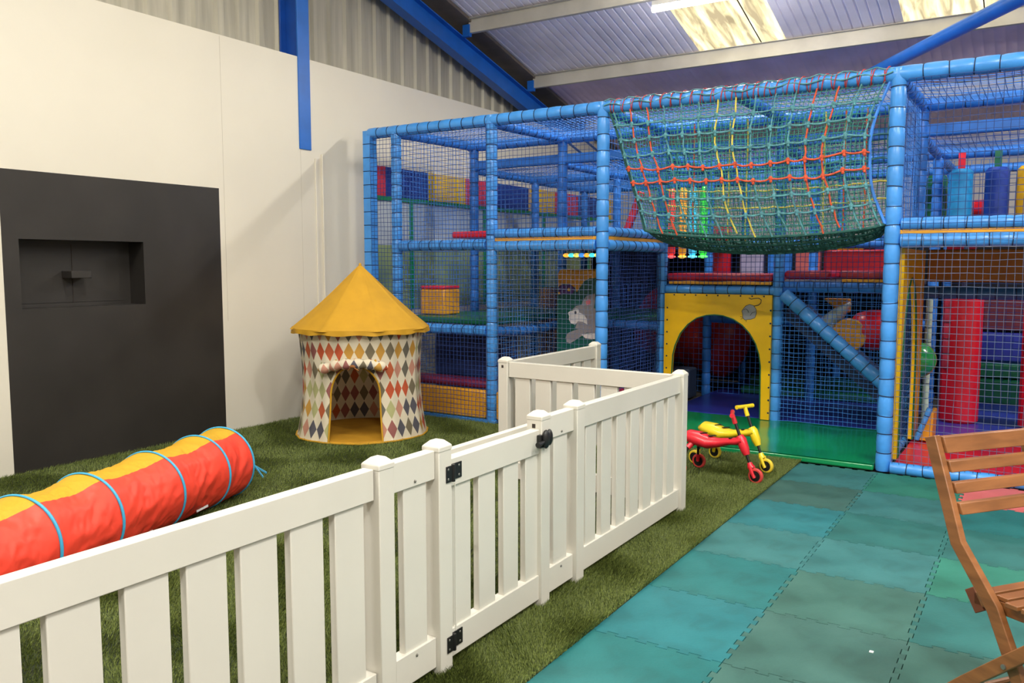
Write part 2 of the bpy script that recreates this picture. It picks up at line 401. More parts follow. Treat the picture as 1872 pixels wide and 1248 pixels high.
def make_tile(cx, cy, w, h, m, label, lift=0, group='teal foam floor mats', cut=None):
    x0, x1, y0, y1 = cx, cx + w, cy, cy + h
    # opposite edges are complementary
    e = edge((x0, y0), (x1, y0), 1) + edge((x1, y0), (x1, y1), 1)
    top = edge((x0, y1), (x1, y1), 1); lf = edge((x0, y0), (x0, y1), 1)
    off = .0036
    top = [Vector((p.x, p.y - off)) for p in top][::-1]; lf = [Vector((p.x + off, p.y)) for p in lf][::-1]
    q = .0018; e1, e2 = e[:len(e) // 2], e[len(e) // 2:]
    poly = [Vector((x0 + q, y0 + q))] + e1 + [Vector((x1 - q, y0 + q))] + e2 + [Vector((x1 - q, y1 - q))] + top + [Vector((x0 + q, y1 - q))] + lf
    out = []
    for p in poly:
        if not out or (p - out[-1]).length > 1e-5: out.append(p)
    g = G().prism([(p.x, p.y) for p in out], lambda a, b, t: (a, b, t), -.0155, lift)
    g.f[0] = tuple(reversed(g.f[0])); 
    o = g.build('floor_mat', m, smooth=False)
    tag(o, label, 'mat', group)
    return o
ordn = ['first', 'second', 'third', 'fourth', 'fifth', 'sixth', 'seventh', 'eighth', 'ninth']
ncol = ['beside the turf', 'second from turf', 'third from turf', 'fourth from turf', 'fifth from turf']
cmap = {(0, 0): 0, (0, 1): 1, (0, 2): 0, (0, 3): 7, (0, 4): 1, (0, 5): 4, (0, 6): 7, (1, 0): 4, (1, 1): 4, (1, 2): 3, (1, 3): 7, (1, 4): 6, (1, 5): 7, (1, 6): 5, (2, 0): 5, (2, 1): 3, (2, 2): 6, (2, 3): 5, (2, 4): 6, (2, 5): 0}
for c in range(5):
    for r in range(7):
        x = tx0 - TX + c * TX; y = ty0 + (r - 1) * TY + TY * .0
        yy = ty0 + (r) * TY
        if c == 4 and r < 3: continue
        k = 6 - r
        if c >= 2 and r == 6:
            m = M_pink; desc = 'faded pink red foam mat'
        else: m = tmat(cmap.get((c, r), (c * 3 + r * 5) % 8)); desc = {0: 'bright teal', 1: 'bright blue teal', 2: 'teal', 3: 'scuffed grey green', 4: 'grey green', 5: 'green teal', 6: 'dark teal', 7: 'pale teal'}[cmap.get((c, r), (c * 3 + r * 5) % 8)] + ' foam mat'
        make_tile(x, yy, TX, TY, m, '%s, %s from the play structure, column %s' % (desc, ordn[k], ncol[c]))
for c in range(4):
    make_tile(tx0 - TX + c * TX, ty0 - TY, TX, TY, tmat((c * 3 + 4) % 8), 'teal foam mat nearest the camera, column %s' % ncol[c])

# ================================================================== PLAY FRAME
pf = thing('soft_play_structure', 'tall blue padded soft play structure hung with nets', 'play structure', (-2.5, 8.5, 0))
def wavy(a, b, k, amp): return 0
def padded(name, a, b, r=.052, mi_ring=1, pitch=.135, mats=None, n=14, parent=pf, sag=0, phase=.5):
    a = Vector(a); b = Vector(b); L = (b - a).length; d = (b - a) / L
    k = max(1, round(L / pitch)); p = L / k; pts = []; R = []; rnd = random.Random(hash((round(a.x, 2), round(a.y, 2), round(b.z, 2))) & 0xffff)
    for i in range(k):
        j = 1 + rnd.uniform(-.03, .03)
        for t, q in ((.03, .93), (.12, 1.0), (.5, 1.035), (.88, 1.0), (.97, .93)):
            s_ = (i + t) * p; pt = a + d * s_; pt.z -= sag * 4 * (s_ / L) * (1 - s_ / L); pts.append(pt); R.append(r * q * j)
    g = G().tube(pts, R, n, 0)
    for i in range(1, k):
        s_ = i * p + rnd.uniform(-.006, .006)
        c = a + d * s_; c.z -= sag * 4 * (s_ / L) * (1 - s_ / L)
        tl = Vector((rnd.uniform(-.08, .08), rnd.uniform(-.08, .08), rnd.uniform(-.08, .08))); dd = (d + tl).normalized()
        g.tube([c - dd * .003, c + dd * .003], r * 1.0, n, 1)
    return g.build(name, mats or [M_pad, M_tie], parent, angle=60)
XS = [-5.53, -4.38, -3.23, -2.08, -.93, .22, 1.37]
R0, R1, R2, R3 = 6.5, 7.85, 9.2, 10.55
TOP = 2.83
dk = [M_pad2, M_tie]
# front row posts
for x in (-5.53, -4.38, -3.23, -.93, 1.37): padded('post', (x, R0, 0), (x, R0, TOP + .05 if x != -5.53 else TOP), .053)
# corner post against the wall: square pads
g = G()
k = 21
for i in range(k):
    z = 2.86 * i / k; g.box(-5.93, -5.83, R0 - .05, R0 + .05, z + .003, z + 2.86 / k - .003)
    if i: g.box(-5.932, -5.828, R0 - .052, R0 + .05, z - .003, z + .003, 1)
g.build('post', [M_pad, M_tie], pf, bevel=.006)
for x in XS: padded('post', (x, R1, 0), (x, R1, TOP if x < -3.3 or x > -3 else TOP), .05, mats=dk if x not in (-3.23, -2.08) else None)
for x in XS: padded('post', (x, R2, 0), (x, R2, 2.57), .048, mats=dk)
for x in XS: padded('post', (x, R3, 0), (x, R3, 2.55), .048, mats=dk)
# front top beam
padded('top_beam', (-5.88, R0, TOP), (-3.23, R0, TOP), .055)
padded('top_beam', (-3.23, R0, TOP), (-.93, R0, TOP), .055, mats=[M_pad, M_redtie], pitch=.09)
padded('top_beam', (-.93, R0, TOP), (1.4, R0, TOP), .058, pitch=.16)
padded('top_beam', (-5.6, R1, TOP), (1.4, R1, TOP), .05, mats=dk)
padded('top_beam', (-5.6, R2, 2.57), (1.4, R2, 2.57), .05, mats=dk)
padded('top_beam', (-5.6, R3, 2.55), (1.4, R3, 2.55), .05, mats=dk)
for x in XS[:6]:
    padded('side_beam', (x, R0 + .05, TOP - .02), (x, R1 - .05, TOP), .048, mats=dk)
    padded('side_beam', (x, R1 + .05, 2.57), (x, R2 - .05, 2.57), .045, mats=dk)
    padded('side_beam', (x, R2 + .05, 2.56), (x, R3 - .05, 2.56), .045, mats=dk)
# flat padded board under the second row
g = G().box(-5.5, 1.4, R1 - .03, R1 + .03, 2.57, 2.67); g.build('padded_board', M_pad2, pf, bevel=.015)
# deck beams with yellow edge boards
def deck_edge(a, b):
    padded('deck_beam', (a[0], a[1], 1.79), (b[0], b[1], 1.79), .043)
    padded('deck_beam', (a[0], a[1], 1.675), (b[0], b[1], 1.675), .05)
    g = G().obox((a[0], a[1], 1.733), (b[0], b[1], 1.733), (0, 0, 1), .03, .05); g.build('yellow_edge_board', M_mus, pf, bevel=.004)
deck_edge((-4.33, R0), (-3.28, R0)); deck_edge((-.88, R0), (1.32, R0)); deck_edge((-3.23, R0 + .05), (-3.23, R1 - .05))
deck_edge((-.93, R0 + .05), (-.93, R1 - .05))
padded('deck_beam', (-5.48, R0, 1.69), (-4.43, R0, 1.69), .052)
padded('deck_beam', (-5.48, R1, 1.72), (-3.28, R1, 1.72), .048, mats=dk)
padded('deck_beam', (-.93, R1, 1.72), (1.37, R1, 1.72), .048, mats=dk)
padded('deck_beam', (-5.48, R2, 1.72), (-.98, R2, 1.72), .048, mats=dk)
# decks
def slab(name, x0, x1, y0, y1, z0, z1, m, bv=.015, label=None):
    o = G().box(x0, x1, y0, y1, z0, z1).build(name, m, pf, bevel=bv)
    if label: o['label'] = label
    return o
slab('deck', -4.32, -3.29, R0 + .06, R1 - .06, 1.70, 1.76, M_dark)
slab('deck', -5.48, -3.29, R1 + .06, R3, 1.70, 1.76, M_dark)
slab('deck', -.87, 1.32, R0 + .06, R1 - .06, 1.70, 1.76, M_dark)
# middle walkway behind the entrance
slab('walkway_deck', -3.17, -2.05, R1 + .02, R3, 1.30, 1.345, M_dark)
slab('walkway_deck', -2.05, -.99, 9.0, R3, 1.30, 1.345, M_dark)
padded('arch_beam', (-3.18, R1, 1.262), (-2.03, R1, 1.262), .045)
padded('walkway_beam', (-2.03, R1, 1.30), (-.98, R1, 1.30), .05, mats=[M_pad2, M_tie])
# mats on the walkway, in front of the opening
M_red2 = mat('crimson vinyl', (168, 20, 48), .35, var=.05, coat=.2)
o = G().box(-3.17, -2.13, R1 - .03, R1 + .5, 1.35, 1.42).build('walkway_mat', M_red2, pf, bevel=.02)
G().box(-3.15, -2.14, R1 - .035, R1 + .45, 1.315, 1.345).build('yellow_edge_board', M_mus, pf, bevel=.004)
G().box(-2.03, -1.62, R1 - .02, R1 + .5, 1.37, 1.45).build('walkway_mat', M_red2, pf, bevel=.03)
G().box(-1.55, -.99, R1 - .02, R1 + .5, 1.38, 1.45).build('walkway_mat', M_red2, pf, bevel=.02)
G().box(-1.52, -.99, R1 - .025, R1 + .45, 1.35, 1.375).build('yellow_edge_board', M_mus, pf, bevel=.004)
# left bay low deck
padded('low_beam', (-5.48, R0, .875), (-4.43, R0, .875), .05)
padded('low_beam', (-4.38, R0 + .05, .875), (-4.38, R1, .875), .045, mats=dk, sag=.03)
padded('low_beam', (-4.38, R1, .89), (-3.23, R1, .89), .045, mats=dk)
slab('green_deck_mat', -5.48, -4.42, R0 + .07, R2 - .35, .925, .985, M_dkgreen)
slab('green_deck_mat', -4.36, -3.3, R1 + .07, R2, .925, .985, M_dkgreen)
# base pads of the left bay
slab('yellow_base_pad', -5.47, -4.44, R0 - .03, R0 + .03, .035, .31, M_mus, .02)
slab('red_base_pad', -5.47, -4.44, R0 + .02, R0 + .25, .315, .39, mat('plum vinyl', (120, 30, 70), .5), .03)
slab('dark_backing', -5.45, -4.46, R0 + .5, R0 + .6, .02, .86, mat('navy backing', (26, 40, 88), .6), .02)  # dark backing put in so the nets read over a dark bay
slab('blue_base_strip', -5.80, -4.32, R0 - .05, R0 + .05, 0, .032, M_pad, .008)
slab('yellow_base_pad', -4.32, -3.29, R0 - .03, R0 + .03, .035, .31, M_mus, .02)
slab('red_base_pad', -3.26, -3.2, R0 + .06, R1 - .06, .04, .30, M_red, .02)
slab('red_base_pad', -4.3, -3.3, R0 + .3, R0 + .9, .04, .30, M_red, .02)
# kerb tubes of the right bay
padded('kerb_tube', (-.88, R0 - .04, .04), (1.35, R0 - .04, .04), .042, pitch=.11)
padded('kerb_tube', (-.93, R0 + .04, .045), (-.93, R1 - .04, .045), .035, mats=None)
# mustard boards, coloured darker as in shade, and beams of right bay, second row
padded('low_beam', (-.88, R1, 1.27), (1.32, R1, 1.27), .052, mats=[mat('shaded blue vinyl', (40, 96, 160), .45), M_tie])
G().box(-.84, 1.32, R1 - .02, R1 + .02, 1.36, 1.63).build('shaded_mustard_board', M_brown, pf, bevel=.01)
padded('low_beam', (-3.18, R2, .9), (-.98, R2, .9), .05, mats=dk)

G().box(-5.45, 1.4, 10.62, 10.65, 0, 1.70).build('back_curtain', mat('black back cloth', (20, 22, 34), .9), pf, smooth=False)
# ---------------------------------------------------------------- nets
def netsheet(name, fn, nu, nv, m, r=.0024, su=None, sv=None, parent=pf, jit=.004, sides=3):
    """net of nu x nv cells following fn(u,v)"""
    g = G(); su = su or max(6, nv // 3); sv = sv or max(6, nu // 3)
    rn = random.Random(nu * 131 + nv)
    V = []; F = []
    def line(pts):
        P = np.array(pts); t = np.gradient(P, axis=0); t /= np.linalg.norm(t, axis=1)[:, None] + 1e-9
        h = np.array([.31, .77, .55]); u = np.cross(t, h); u /= np.linalg.norm(u, axis=1)[:, None] + 1e-9; w = np.cross(t, u)
        k = len(V) // 1; base = sum(len(q) for q in V)
        ring = [P + (u * math.cos(2 * PI * i / sides) + w * math.sin(2 * PI * i / sides)) * r for i in range(sides)]
        V.append(np.stack(ring, 1).reshape(-1, 3)); N = len(P)
        for i in range(N - 1):
            for s_ in range(sides):
                s2 = (s_ + 1) % sides; F.append((base + i * sides + s_, base + i * sides + s2, base + (i + 1) * sides + s2, base + (i + 1) * sides + s_))
    for i in range(nu + 1):
        line([np.array(fn(min(1, max(0, i / nu + rn.uniform(-jit, jit) * .0)), j / su)) + np.array([rn.uniform(-jit, jit), rn.uniform(-jit, jit), 0]) for j in range(su + 1)])
    for j in range(nv + 1):
        line([np.array(fn(i / sv, j / nv)) + np.array([0, rn.uniform(-jit, jit), rn.uniform(-jit, jit)]) for i in range(sv + 1)])
    VV = np.concatenate(V)
    return obj_from(name, VV.tolist(), F, [m], None, False, parent)
C = .043
def flat(name, a, b, c, m=M_net, r=.0026, cell=C, bow=(0, 0, 0), **k):
    """net over parallelogram a, a->b, a->c"""
    a = np.array(a, float); b = np.array(b, float) - a; c = np.array(c, float) - a; bow = np.array(bow)
    nu = max(2, round(np.linalg.norm(b) / cell)); nv = max(2, round(np.linalg.norm(c) / cell))
    return netsheet(name, lambda u, v: a + b * u + c * v + bow * (16 * u * (1 - u) * v * (1 - v)), nu, nv, m, r, **k)
yf = R0 - .062
flat('net', (-5.82, yf, .03), (-4.40, yf, .03), (-5.82, yf, 2.79))
flat('net', (-4.40, yf, 1.74), (-3.29, yf, 1.74), (-4.40, yf, 2.79), r=.0022)
flat('net', (-4.40, yf, .03), (-3.29, yf, .03), (-4.40, yf, 1.72), m=M_netg, r=.0018)
flat('net', (-.86, yf, 1.74), (1.4, yf, 1.74), (-.86, yf, 2.78), cell=.048, r=.0022)
flat('net', (-.86, yf, .06), (1.4, yf, .06), (-.86, yf, 1.72), cell=.046, m=M_netg, r=.002)
flat('net', (-3.23, R0 + .05, .03), (-3.23, R1 - .05, .03), (-3.23, R0 + .05, 1.66), cell=.034)
flat('net', (-2.03, R1 - .06, .06), (-.98, R1 - .06, .06), (-2.03, R1 - .06, 1.26), m=M_net2, cell=.04)
flat('net', (-3.18, R1 - .06, 1.30), (-.98, R1 - .06, 1.30), (-3.18, R1 - .06, 2.8), cell=.045)
flat('net', (-.93, R0 + .05, .06), (-.93, R1 - .05, .06), (-.93, R0 + .05, 1.66), cell=.05)
flat('net', (-.93, R0 + .05, 1.83), (-.93, R1 - .05, 1.83), (-.93, R0 + .05, 2.8), m=M_net2, cell=.05)
flat('net', (-3.23, R0 + .05, 1.83), (-3.23, R1 - .05, 1.83), (-3.23, R0 + .05, 2.8), m=M_net2, cell=.06)
# roof nets
for i in range(5):
    flat('roof_net', (XS[i] + .03, R0, TOP), (XS[i + 1] - .03, R0, TOP), (XS[i] + .03, R1, TOP), m=M_net2, cell=.05, bow=(0, 0, -.035))
    flat('roof_net', (XS[i] + .03, R1, 2.58), (XS[i + 1] - .03, R1, 2.58), (XS[i] + .03, R2, 2.58), m=M_net2, cell=.055, bow=(0, 0, -.04))
flat('roof_net', (-5.5, R2, 2.56), (-.93, R2, 2.56), (-5.5, R3, 2.56), m=M_net2, cell=.06)
# inner nets
flat('net', (-5.5, R1, 1.8), (-3.23, R1, 1.8), (-5.5, R1, 2.55), m=M_net2, cell=.055)
flat('net', (-5.53, R0 + .06, .05), (-5.53, R1, .05), (-5.53, R0 + .06, 2.8), m=M_net2, cell=.05)
flat('net', (-5.5, R2, 1.8), (1.3, R2, 1.8), (-5.5, R2, 2.5), m=M_net2, cell=.075)
flat('net', (-4.38, R0 + .06, .05), (-4.38, R1, .05), (-4.38, R0 + .06, 1.65), m=M_net2, cell=.05)
flat('net', (-5.5, R1, .05), (-4.4, R1, .05), (-5.5, R1, .9), m=M_net2, cell=.05)
flat('net', (-5.5, R1, 1.0), (-4.4, R1, 1.0), (-5.5, R1, 1.66), m=M_net2, cell=.055)
flat('net', (-4.4, R2, .05), (-1, R2, .05), (-4.4, R2, 1.28), m=M_net2, cell=.06)
flat('net', (-.86, R2 + .2, .06), (1.3, R2 + .2, .06), (-.86, R2 + .2, 1.6), m=M_net, cell=.07)

# ================================================================== CARGO NET
cn = thing('cargo_net', 'sagging green rope cargo net with orange and yellow ropes under the top beam', 'net', (-2.0, 6.5, 1.6))
def lerp(a, b, t): return a + (b - a) * t
def cfront(u, v, dy=0):
    """v 0 at the top beam, 1 at the bottom fold"""
    pin = .13 * math.sin(PI * min(1, v * 1.0) * .5) ** 1.2
    xl = -3.17 + .34 * v ** .9; xr = -.98 - .13 * math.sin(PI * v)
    x = lerp(xl, xr, u)
    e = 4 * u * (1 - u)
    zb = 1.79 - .075 * e ** .7
    z = lerp(2.80, zb, v)
    w = math.sin(PI * v)
    x += w * (.030 * mnoise.noise(Vector((u * 5, v * 3, 1))) + .012 * mnoise.noise(Vector((u * 17, v * 6, 4))))
    z += w * (.030 * mnoise.noise(Vector((u * 6, v * 4, 7))) + .010 * mnoise.noise(Vector((u * 19, v * 9, 9))))
    return (x, R0 - .02 - .10 * w * e ** .5 + dy, z)
def cfloor(u, w):
    x, y, z = cfront(u, 1); e = 4 * u * (1 - u)
    return (lerp(x, lerp(-2.9, -1.02, u), w), y + .75 * w, z - .135 * math.sin(PI * min(1, w * 1.25)) ** .8 * (e ** .35) + .03 * w)
def cback(u, v):
    x = lerp(-2.95, -1.0, u); e = 4 * u * (1 - u)
    return (x, R0 + .74 - .0 * v, lerp(2.75, 1.72 - .08 * e, v))
netsheet('mesh_front', cfront, 62, 32, M_gnet, .0028, su=20, sv=30, parent=cn, jit=.006)
netsheet('mesh_floor', cfloor, 60, 26, M_rope_g, .005, su=10, sv=30, parent=cn, jit=.008)
netsheet('mesh_back', cback, 46, 24, M_gnet, .0026, su=16, sv=24, parent=cn, jit=.006)
cb = {1: M_rope_r, 2: M_rope_r, 6: M_rope_y, 7: M_rope_y, 11: M_rope_r, 12: M_rope_r}
N1 = 15
rr = random.Random(5)
def rope(name, pts, m, r=.0065, par=cn):
    return G().tube(pts, r, 6).build(name, m, par)
for i in range(N1):
    u = (i + .25) / (N1 - .5); m = cb.get(i, M_rope_b)
    vmax = 1 if i % 3 else .97
    rope('rope', [tuple(np.array(cfront(u, v / 18 * vmax)) + [rr.uniform(-.006, .006), -.008, 0]) for v in range(19)], m)
rows = [.13, .25, .37, .49, .605, .72, .84]
for j, v in enumerate(rows):
    m = M_rope_r if j in (3, 4) else M_rope_b
    g = G().tube([tuple(np.array(cfront(i / 60, v)) + [0, -.018, -.010 * abs(math.sin(PI * (i / 60 * (N1 - .5) - .25)))]) for i in range(61)], .0072, 6)
    for i in range(N1):
        u = (i + .25) / (N1 - .5)
        if u > 1: continue
        q_ = cfront(u, v); g.ball((q_[0], q_[1] - .018, q_[2]), .017, 0, 8, 5, (1, .9, 1.2)); g.ball((q_[0] + .004, q_[1] - .024, q_[2] - .022), .012, 0, 7, 4)
    g.build('knotted_rope', m, cn)
for i in range(12):
    u = (i + .6) / 12.2; m = M_rope_y if i in (3, 4, 8) else (M_rope_r if i in (1, 9, 10) else M_rope_b)
    rope('rope', [tuple(np.array(cback(u, v / 10)) + [rr.uniform(-.006, .006), 0, 0]) for v in range(11)], m)
for j, v in enumerate([.2, .38, .55, .68, .82]):
    rope('rope', [tuple(np.array(cback(i / 40, v)) + [0, -.01, -.012 * abs(math.sin(PI * i / 40 * 12))]) for i in range(41)], M_rope_y if j in (2, 3) else M_rope_b)
for w in (0, .1, .25, .45, .7, 1.0):
    rope('edge_rope', [cfloor(i / 30, w) for i in range(31)], M_rope_g, .011)
for i in range(26):
    u = i / 25; rope('rope', [cfloor(u, w / 6) for w in range(7)], M_rope_g, .007)
for u in (0, 1): rope('edge_rope', [cfront(u, v / 12) for v in range(13)], M_net2 if u else M_rope_g, .011)
# lashings on the top beam
G().tube([(-3.17 + 2.18 * k / 312, R0 + .063 * math.sin(k * PI / 6), TOP + .063 * math.cos(k * PI / 6)) for k in range(313)], .0038, 5).build('red_lashing', M_redtie, cn)
for zo, yo, ph in ((.045, -.045, 1.7), (.005, -.058, 1.3)):
    G().tube([(-3.2 + i * .056, R0 + yo - .008 * math.sin(i * ph), TOP + zo + .012 * math.sin(i * 1.1 * ph)) for i in range(41)], .0055, 6).build('lashing_rope', M_rope_b, cn)

# ================================================================== ARCH PANEL with mouse
ap = thing('arched_entrance', 'yellow play entrance with arched doorway and grey mouse picture', 'entrance', (-2.65, 7.80, 0))
arch = [(-3.085, .452), (-3.077, .617), (-3.055, .708), (-3.003, .829), (-2.928, .92), (-2.838, .985), (-2.741, 1.016), (-2.66, 1.024), (-2.579, 1.018), (-2.477, .987), (-2.389, .933), (-2.317, .859), (-2.258, .763), (-2.225, .666), (-2.208, .56), (-2.201, .052)]
x0, x1, zt = -3.172, -2.118, 1.222
poly = [(x0, .052), (x0, zt), (x1, zt), (x1, .052)] + [(a, b) for a, b in reversed(arch)] + [(-3.088, .052)]
# panel as strips (outer rectangle minus the arch): left strip, right strip and arch band
g = G(); t0, t1 = 7.78, 7.815
inner = [(-3.088, .052)] + arch; outer = []
for a, b in inner:
    outer.append((a, b))
def rectpt(a, b):
    c = (-2.645, .5)
    if b <= .6: return (x0 if a < c[0] else x1, b)
    dx, dz = a - c[0], b - .5
    t = min(((x1 - c[0]) / dx) if dx > 1e-6 else ((x0 - c[0]) / dx if dx < -1e-6 else 1e9), (zt - .5) / dz if dz > 1e-6 else 1e9)
    return (c[0] + dx * t, .5 + dz * t)
# insert exact corner directions
cor = []
for k in range(len(inner)): cor.append((inner[k], rectpt(*inner[k])))
seq = []
for k in range(len(cor)):
    seq.append(cor[k])
    if k + 1 < len(cor):
        a, b = cor[k][1], cor[k + 1][1]
        for cx in (x0, x1):
            if abs(a[0] - cx) < 1e-6 and abs(b[1] - zt) < 1e-6 and a[1] < zt - 1e-6 or abs(b[0] - cx) < 1e-6 and abs(a[1] - zt) < 1e-6 and b[1] < zt - 1e-6:
                i0, i1 = cor[k][0], cor[k + 1][0]; seq.append((((i0[0] + i1[0]) / 2, (i0[1] + i1[1]) / 2), (cx, zt)))
n = len(seq)
vs = [(p[0], t0, p[1]) for p, q in seq] + [(q[0], t0, q[1]) for p, q in seq] + [(p[0], t1, p[1]) for p, q in seq] + [(q[0], t1, q[1]) for p, q in seq]
fs = []
for i in range(n - 1):
    fs += [(i, n + i, n + i + 1, i + 1), (2 * n + i, 2 * n + i + 1, 3 * n + i + 1, 3 * n + i), (i, i + 1, 2 * n + i + 1, 2 * n + i), (n + i, 3 * n + i, 3 * n + i + 1, n + i + 1)]
g.add(vs, fs); g.build('panel', M_yel, ap, smooth=False)
G().tube([(a, 7.777, b) for a, b in inner], .006, 6).build('arch_edging', M_dkgreen, ap)
g = G()
for i in range(9): g.ball((x0 + .03, 7.778, .12 + i * .12), .009, 0, 6, 4); g.ball((x1 - .008, 7.778, .12 + i * .12), .009, 0, 6, 4)
for i in range(9): g.ball((x0 + .1 + i * .11, 7.778, zt - .012), .008, 0, 6, 4)
g.build('lacing_knots', M_tie, ap)
mouse = [(-2.396, 1.068), (-2.379, 1.093), (-2.359, 1.118), (-2.324, 1.133), (-2.288, 1.124), (-2.262, 1.092), (-2.257, 1.051), (-2.271, 1.008), (-2.306, .993), (-2.341, .989), (-2.362, .983), (-2.384, 1.004), (-2.388, 1.04)]
g = G(); fnp = lambda yb: (lambda a, b, t: (a, yb - t, b))
g.prism(mouse, fnp(7.78), 0, .002, 0)
tl = [(-2.332, 1.193), (-2.311, 1.182), (-2.276, 1.190), (-2.239, 1.192), (-2.216, 1.177), (-2.219, 1.149), (-2.24, 1.128), (-2.281, 1.118)]
g.tube([(a, 7.778, b) for a, b in tl], .0035, 6, 1)
g.tube([(a, 7.777, b) for a, b in mouse], .002, 5, 1, closed=True)
for c in ([(-2.379, 1.079), (-2.358, 1.09), (-2.339, 1.076), (-2.333, 1.055)], [(-2.269, 1.064), (-2.301, 1.053), (-2.314, 1.028)], [(-2.384, 1.01), (-2.41, 1.015)], [(-2.38, 1.0), (-2.405, .99)], [(-2.35, .983), (-2.352, .965)]):
    g.tube([(a, 7.7765, b) for a, b in c], .0018, 5, 1)
g.build('mouse_picture', [M_grey, M_dgrey], ap)

# side arch panel seen edge-on
sp = thing('arched_doorway', 'yellow arched side doorway seen edge-on right of the cargo net post', 'doorway', (-.93, 7.2, 0))
yc, hw, zt2 = 7.02, .40, 1.40
inner = [(yc - hw, .08)] + [(yc - hw * math.cos(a), .55 + (zt2 - .55) * math.sin(a)) for a in [PI * k / 16 for k in range(17)]] + [(yc + hw, .08)]
g = G(); Y0_, Y1_, ZT = 6.57, 7.80, 1.62
seq = []
for k, (a, b) in enumerate(inner):
    q = (Y0_, b) if a < yc - .48 * hw and b < 1.2 else ((Y1_, b) if a > yc + .48 * hw and b < 1.2 else (a, ZT))
    seq.append(((a, b), q))
    if k + 1 < len(inner):
        a2, b2 = inner[k + 1]
        q2 = (Y0_, b2) if a2 < yc - .48 * hw and b2 < 1.2 else ((Y1_, b2) if a2 > yc + .48 * hw and b2 < 1.2 else (a2, ZT))
        if q[1] != ZT and q2[1] == ZT: seq.append((((a + a2) / 2, (b + b2) / 2), (Y0_, ZT)))
        if q[1] == ZT and q2[1] != ZT: seq.append((((a + a2) / 2, (b + b2) / 2), (Y1_, ZT)))
n = len(seq); vs = []
for X in (-.885, -.855):
    vs += [(X, p[0], p[1]) for p, q in seq] + [(X, q[0], q[1]) for p, q in seq]
fs = []
for i in range(n - 1):
    fs += [(i, n + i, n + i + 1, i + 1), (2 * n + i, 2 * n + i + 1, 3 * n + i + 1, 3 * n + i), (i, i + 1, 2 * n + i + 1, 2 * n + i), (n + i, 3 * n + i, 3 * n + i + 1, n + i + 1)]
g.add(vs, fs); g.build('panel', M_yel, sp, smooth=False)
G().tube([(-.852, a, b) for a, b in inner], .007, 6).build('arch_edging', M_dkgreen, sp)

# ================================================================== loose soft-play parts
# floor mats in the frame
g = G().grid(lambda u, v: (lerp(-3.17, -.99, u), lerp(6.455, 7.84, v), .05 + .004 * math.sin(u * 23) * math.sin(v * 9)), 40, 24)
g.box(-3.17, -.99, 6.455, 7.84, 0, .046)
tag(g.build('entrance_mat', M_green, bevel=.012), 'glossy green vinyl floor mat in front of the yellow arch', 'mat')
g = G().box(-3.17, -.99, 7.87, 10.5, 0, .05)
tag(g.build('tunnel_floor_mat', M_bluefl, bevel=.015), 'dark blue vinyl floor mat inside the yellow arch', 'mat')
g = G().grid(lambda u, v: (lerp(-.87, 1.35, u), lerp(6.53, 7.80, v), .045 + .006 * math.sin(u * 31 + v * 6) * math.sin(v * 7)), 50, 30)
g.box(-.87, 1.35, 6.53, 7.80, 0, .036)
tag(g.build('red_floor_mat', M_red, bevel=.01), 'creased red vinyl floor mat behind the blue kerb', 'mat')
g = G().box(-.87, 1.35, 7.83, 10.4, 0, .05)
tag(g.build('blue_floor_mat', M_bluefl, bevel=.015), 'blue violet vinyl floor mat under the red rollers', 'mat')
# red rollers
for x, lab in ((-.62, 'tall red padded roller left of the wooden chair top'), (.02, 'tall red padded roller cut by the right edge of the photo')):
    t = thing('padded_roller', lab, 'roller', (x, 8.7, .05), 'red rollers')
    g = G(); r = .165
    g.lathe([(r * .9, 0), (r, .02), (r, 1.18), (r * .9, 1.20)], (x, 8.7, .05), 28); g.build('roller_body', M_red, t)
    g = G()
    for s_ in (.35, 3.6): g.tube([(x + (r + .001) * math.cos(s_), 8.7 + (r + .001) * math.sin(s_), .08), (x + (r + .001) * math.cos(s_), 8.7 + (r + .001) * math.sin(s_), 1.22)], .004, 5)
    g.build('seam', mat('dark red piping', (120, 20, 36), .5), t)
    G().tube([(x, 8.7, .05), (x, 8.7, 1.68)], .02, 8).build('axle', M_tie, t)
# striped step blocks behind the rollers
for i, (za, zb, m, nm) in enumerate([(.05, .30, M_dkgreen, 'green'), (.31, .46, M_dkgreen, 'green'), (.47, .78, M_bluefl, 'blue')]):
    o = G().box(-.60, 1.3, 9.95 + i * .14, 10.35 + i * .01, za, zb).build('step_block', m, bevel=.02)
    tag(o, ['lowest dark green foam step behind the red rollers', 'middle dark green foam step behind the red rollers', 'upper dark blue foam step behind the red rollers'][i], 'step', 'foam steps')
o = G().box(-.55, .1, 10.30, 10.36, .80, 1.18).build('back_pad', mat('dim plum vinyl', (104, 34, 52), .5), bevel=.02); tag(o, 'dark red pad above the blue foam step', 'pad')
# hanging bags, upper right
for x, m, sm, lab in ((-.72, M_cyan, M_red, 'sky blue hanging punch bag on a red strap'), (-.42, mat('navy vinyl', (26, 62, 160), .35, coat=.2), M_dkgreen, 'dark blue hanging punch bag on a green strap'),
                  (-.16, M_yel, M_dkgreen, 'yellow hanging punch bag at the right edge'), (-.98, M_dkgreen, M_red, 'dark green hanging punch bag behind the corner post')):
    yb = 9.1 if x > -.9 else 9.6
    t = thing('punch_bag', lab, 'punch bag', (x, yb, 1.80), 'hanging punch bags')
    g = G(); pr = []
    g.lathe([(.07, 1.82), (.100, 1.84), (.104, 2.1), (.102, 2.38), (.075, 2.41)], (x, yb, 0), 20); g.build('bag', m, t)
    G().box(x - .03, x + .03, yb - .006, yb + .006, 2.40, 2.57).build('strap', sm, t)
tag(G().box(-.66, -.34, 9.75, 9.85, 1.80, 2.16).build('hung_pad', M_red, bevel=.02), 'red pad between and behind the hanging punch bags', 'pad')
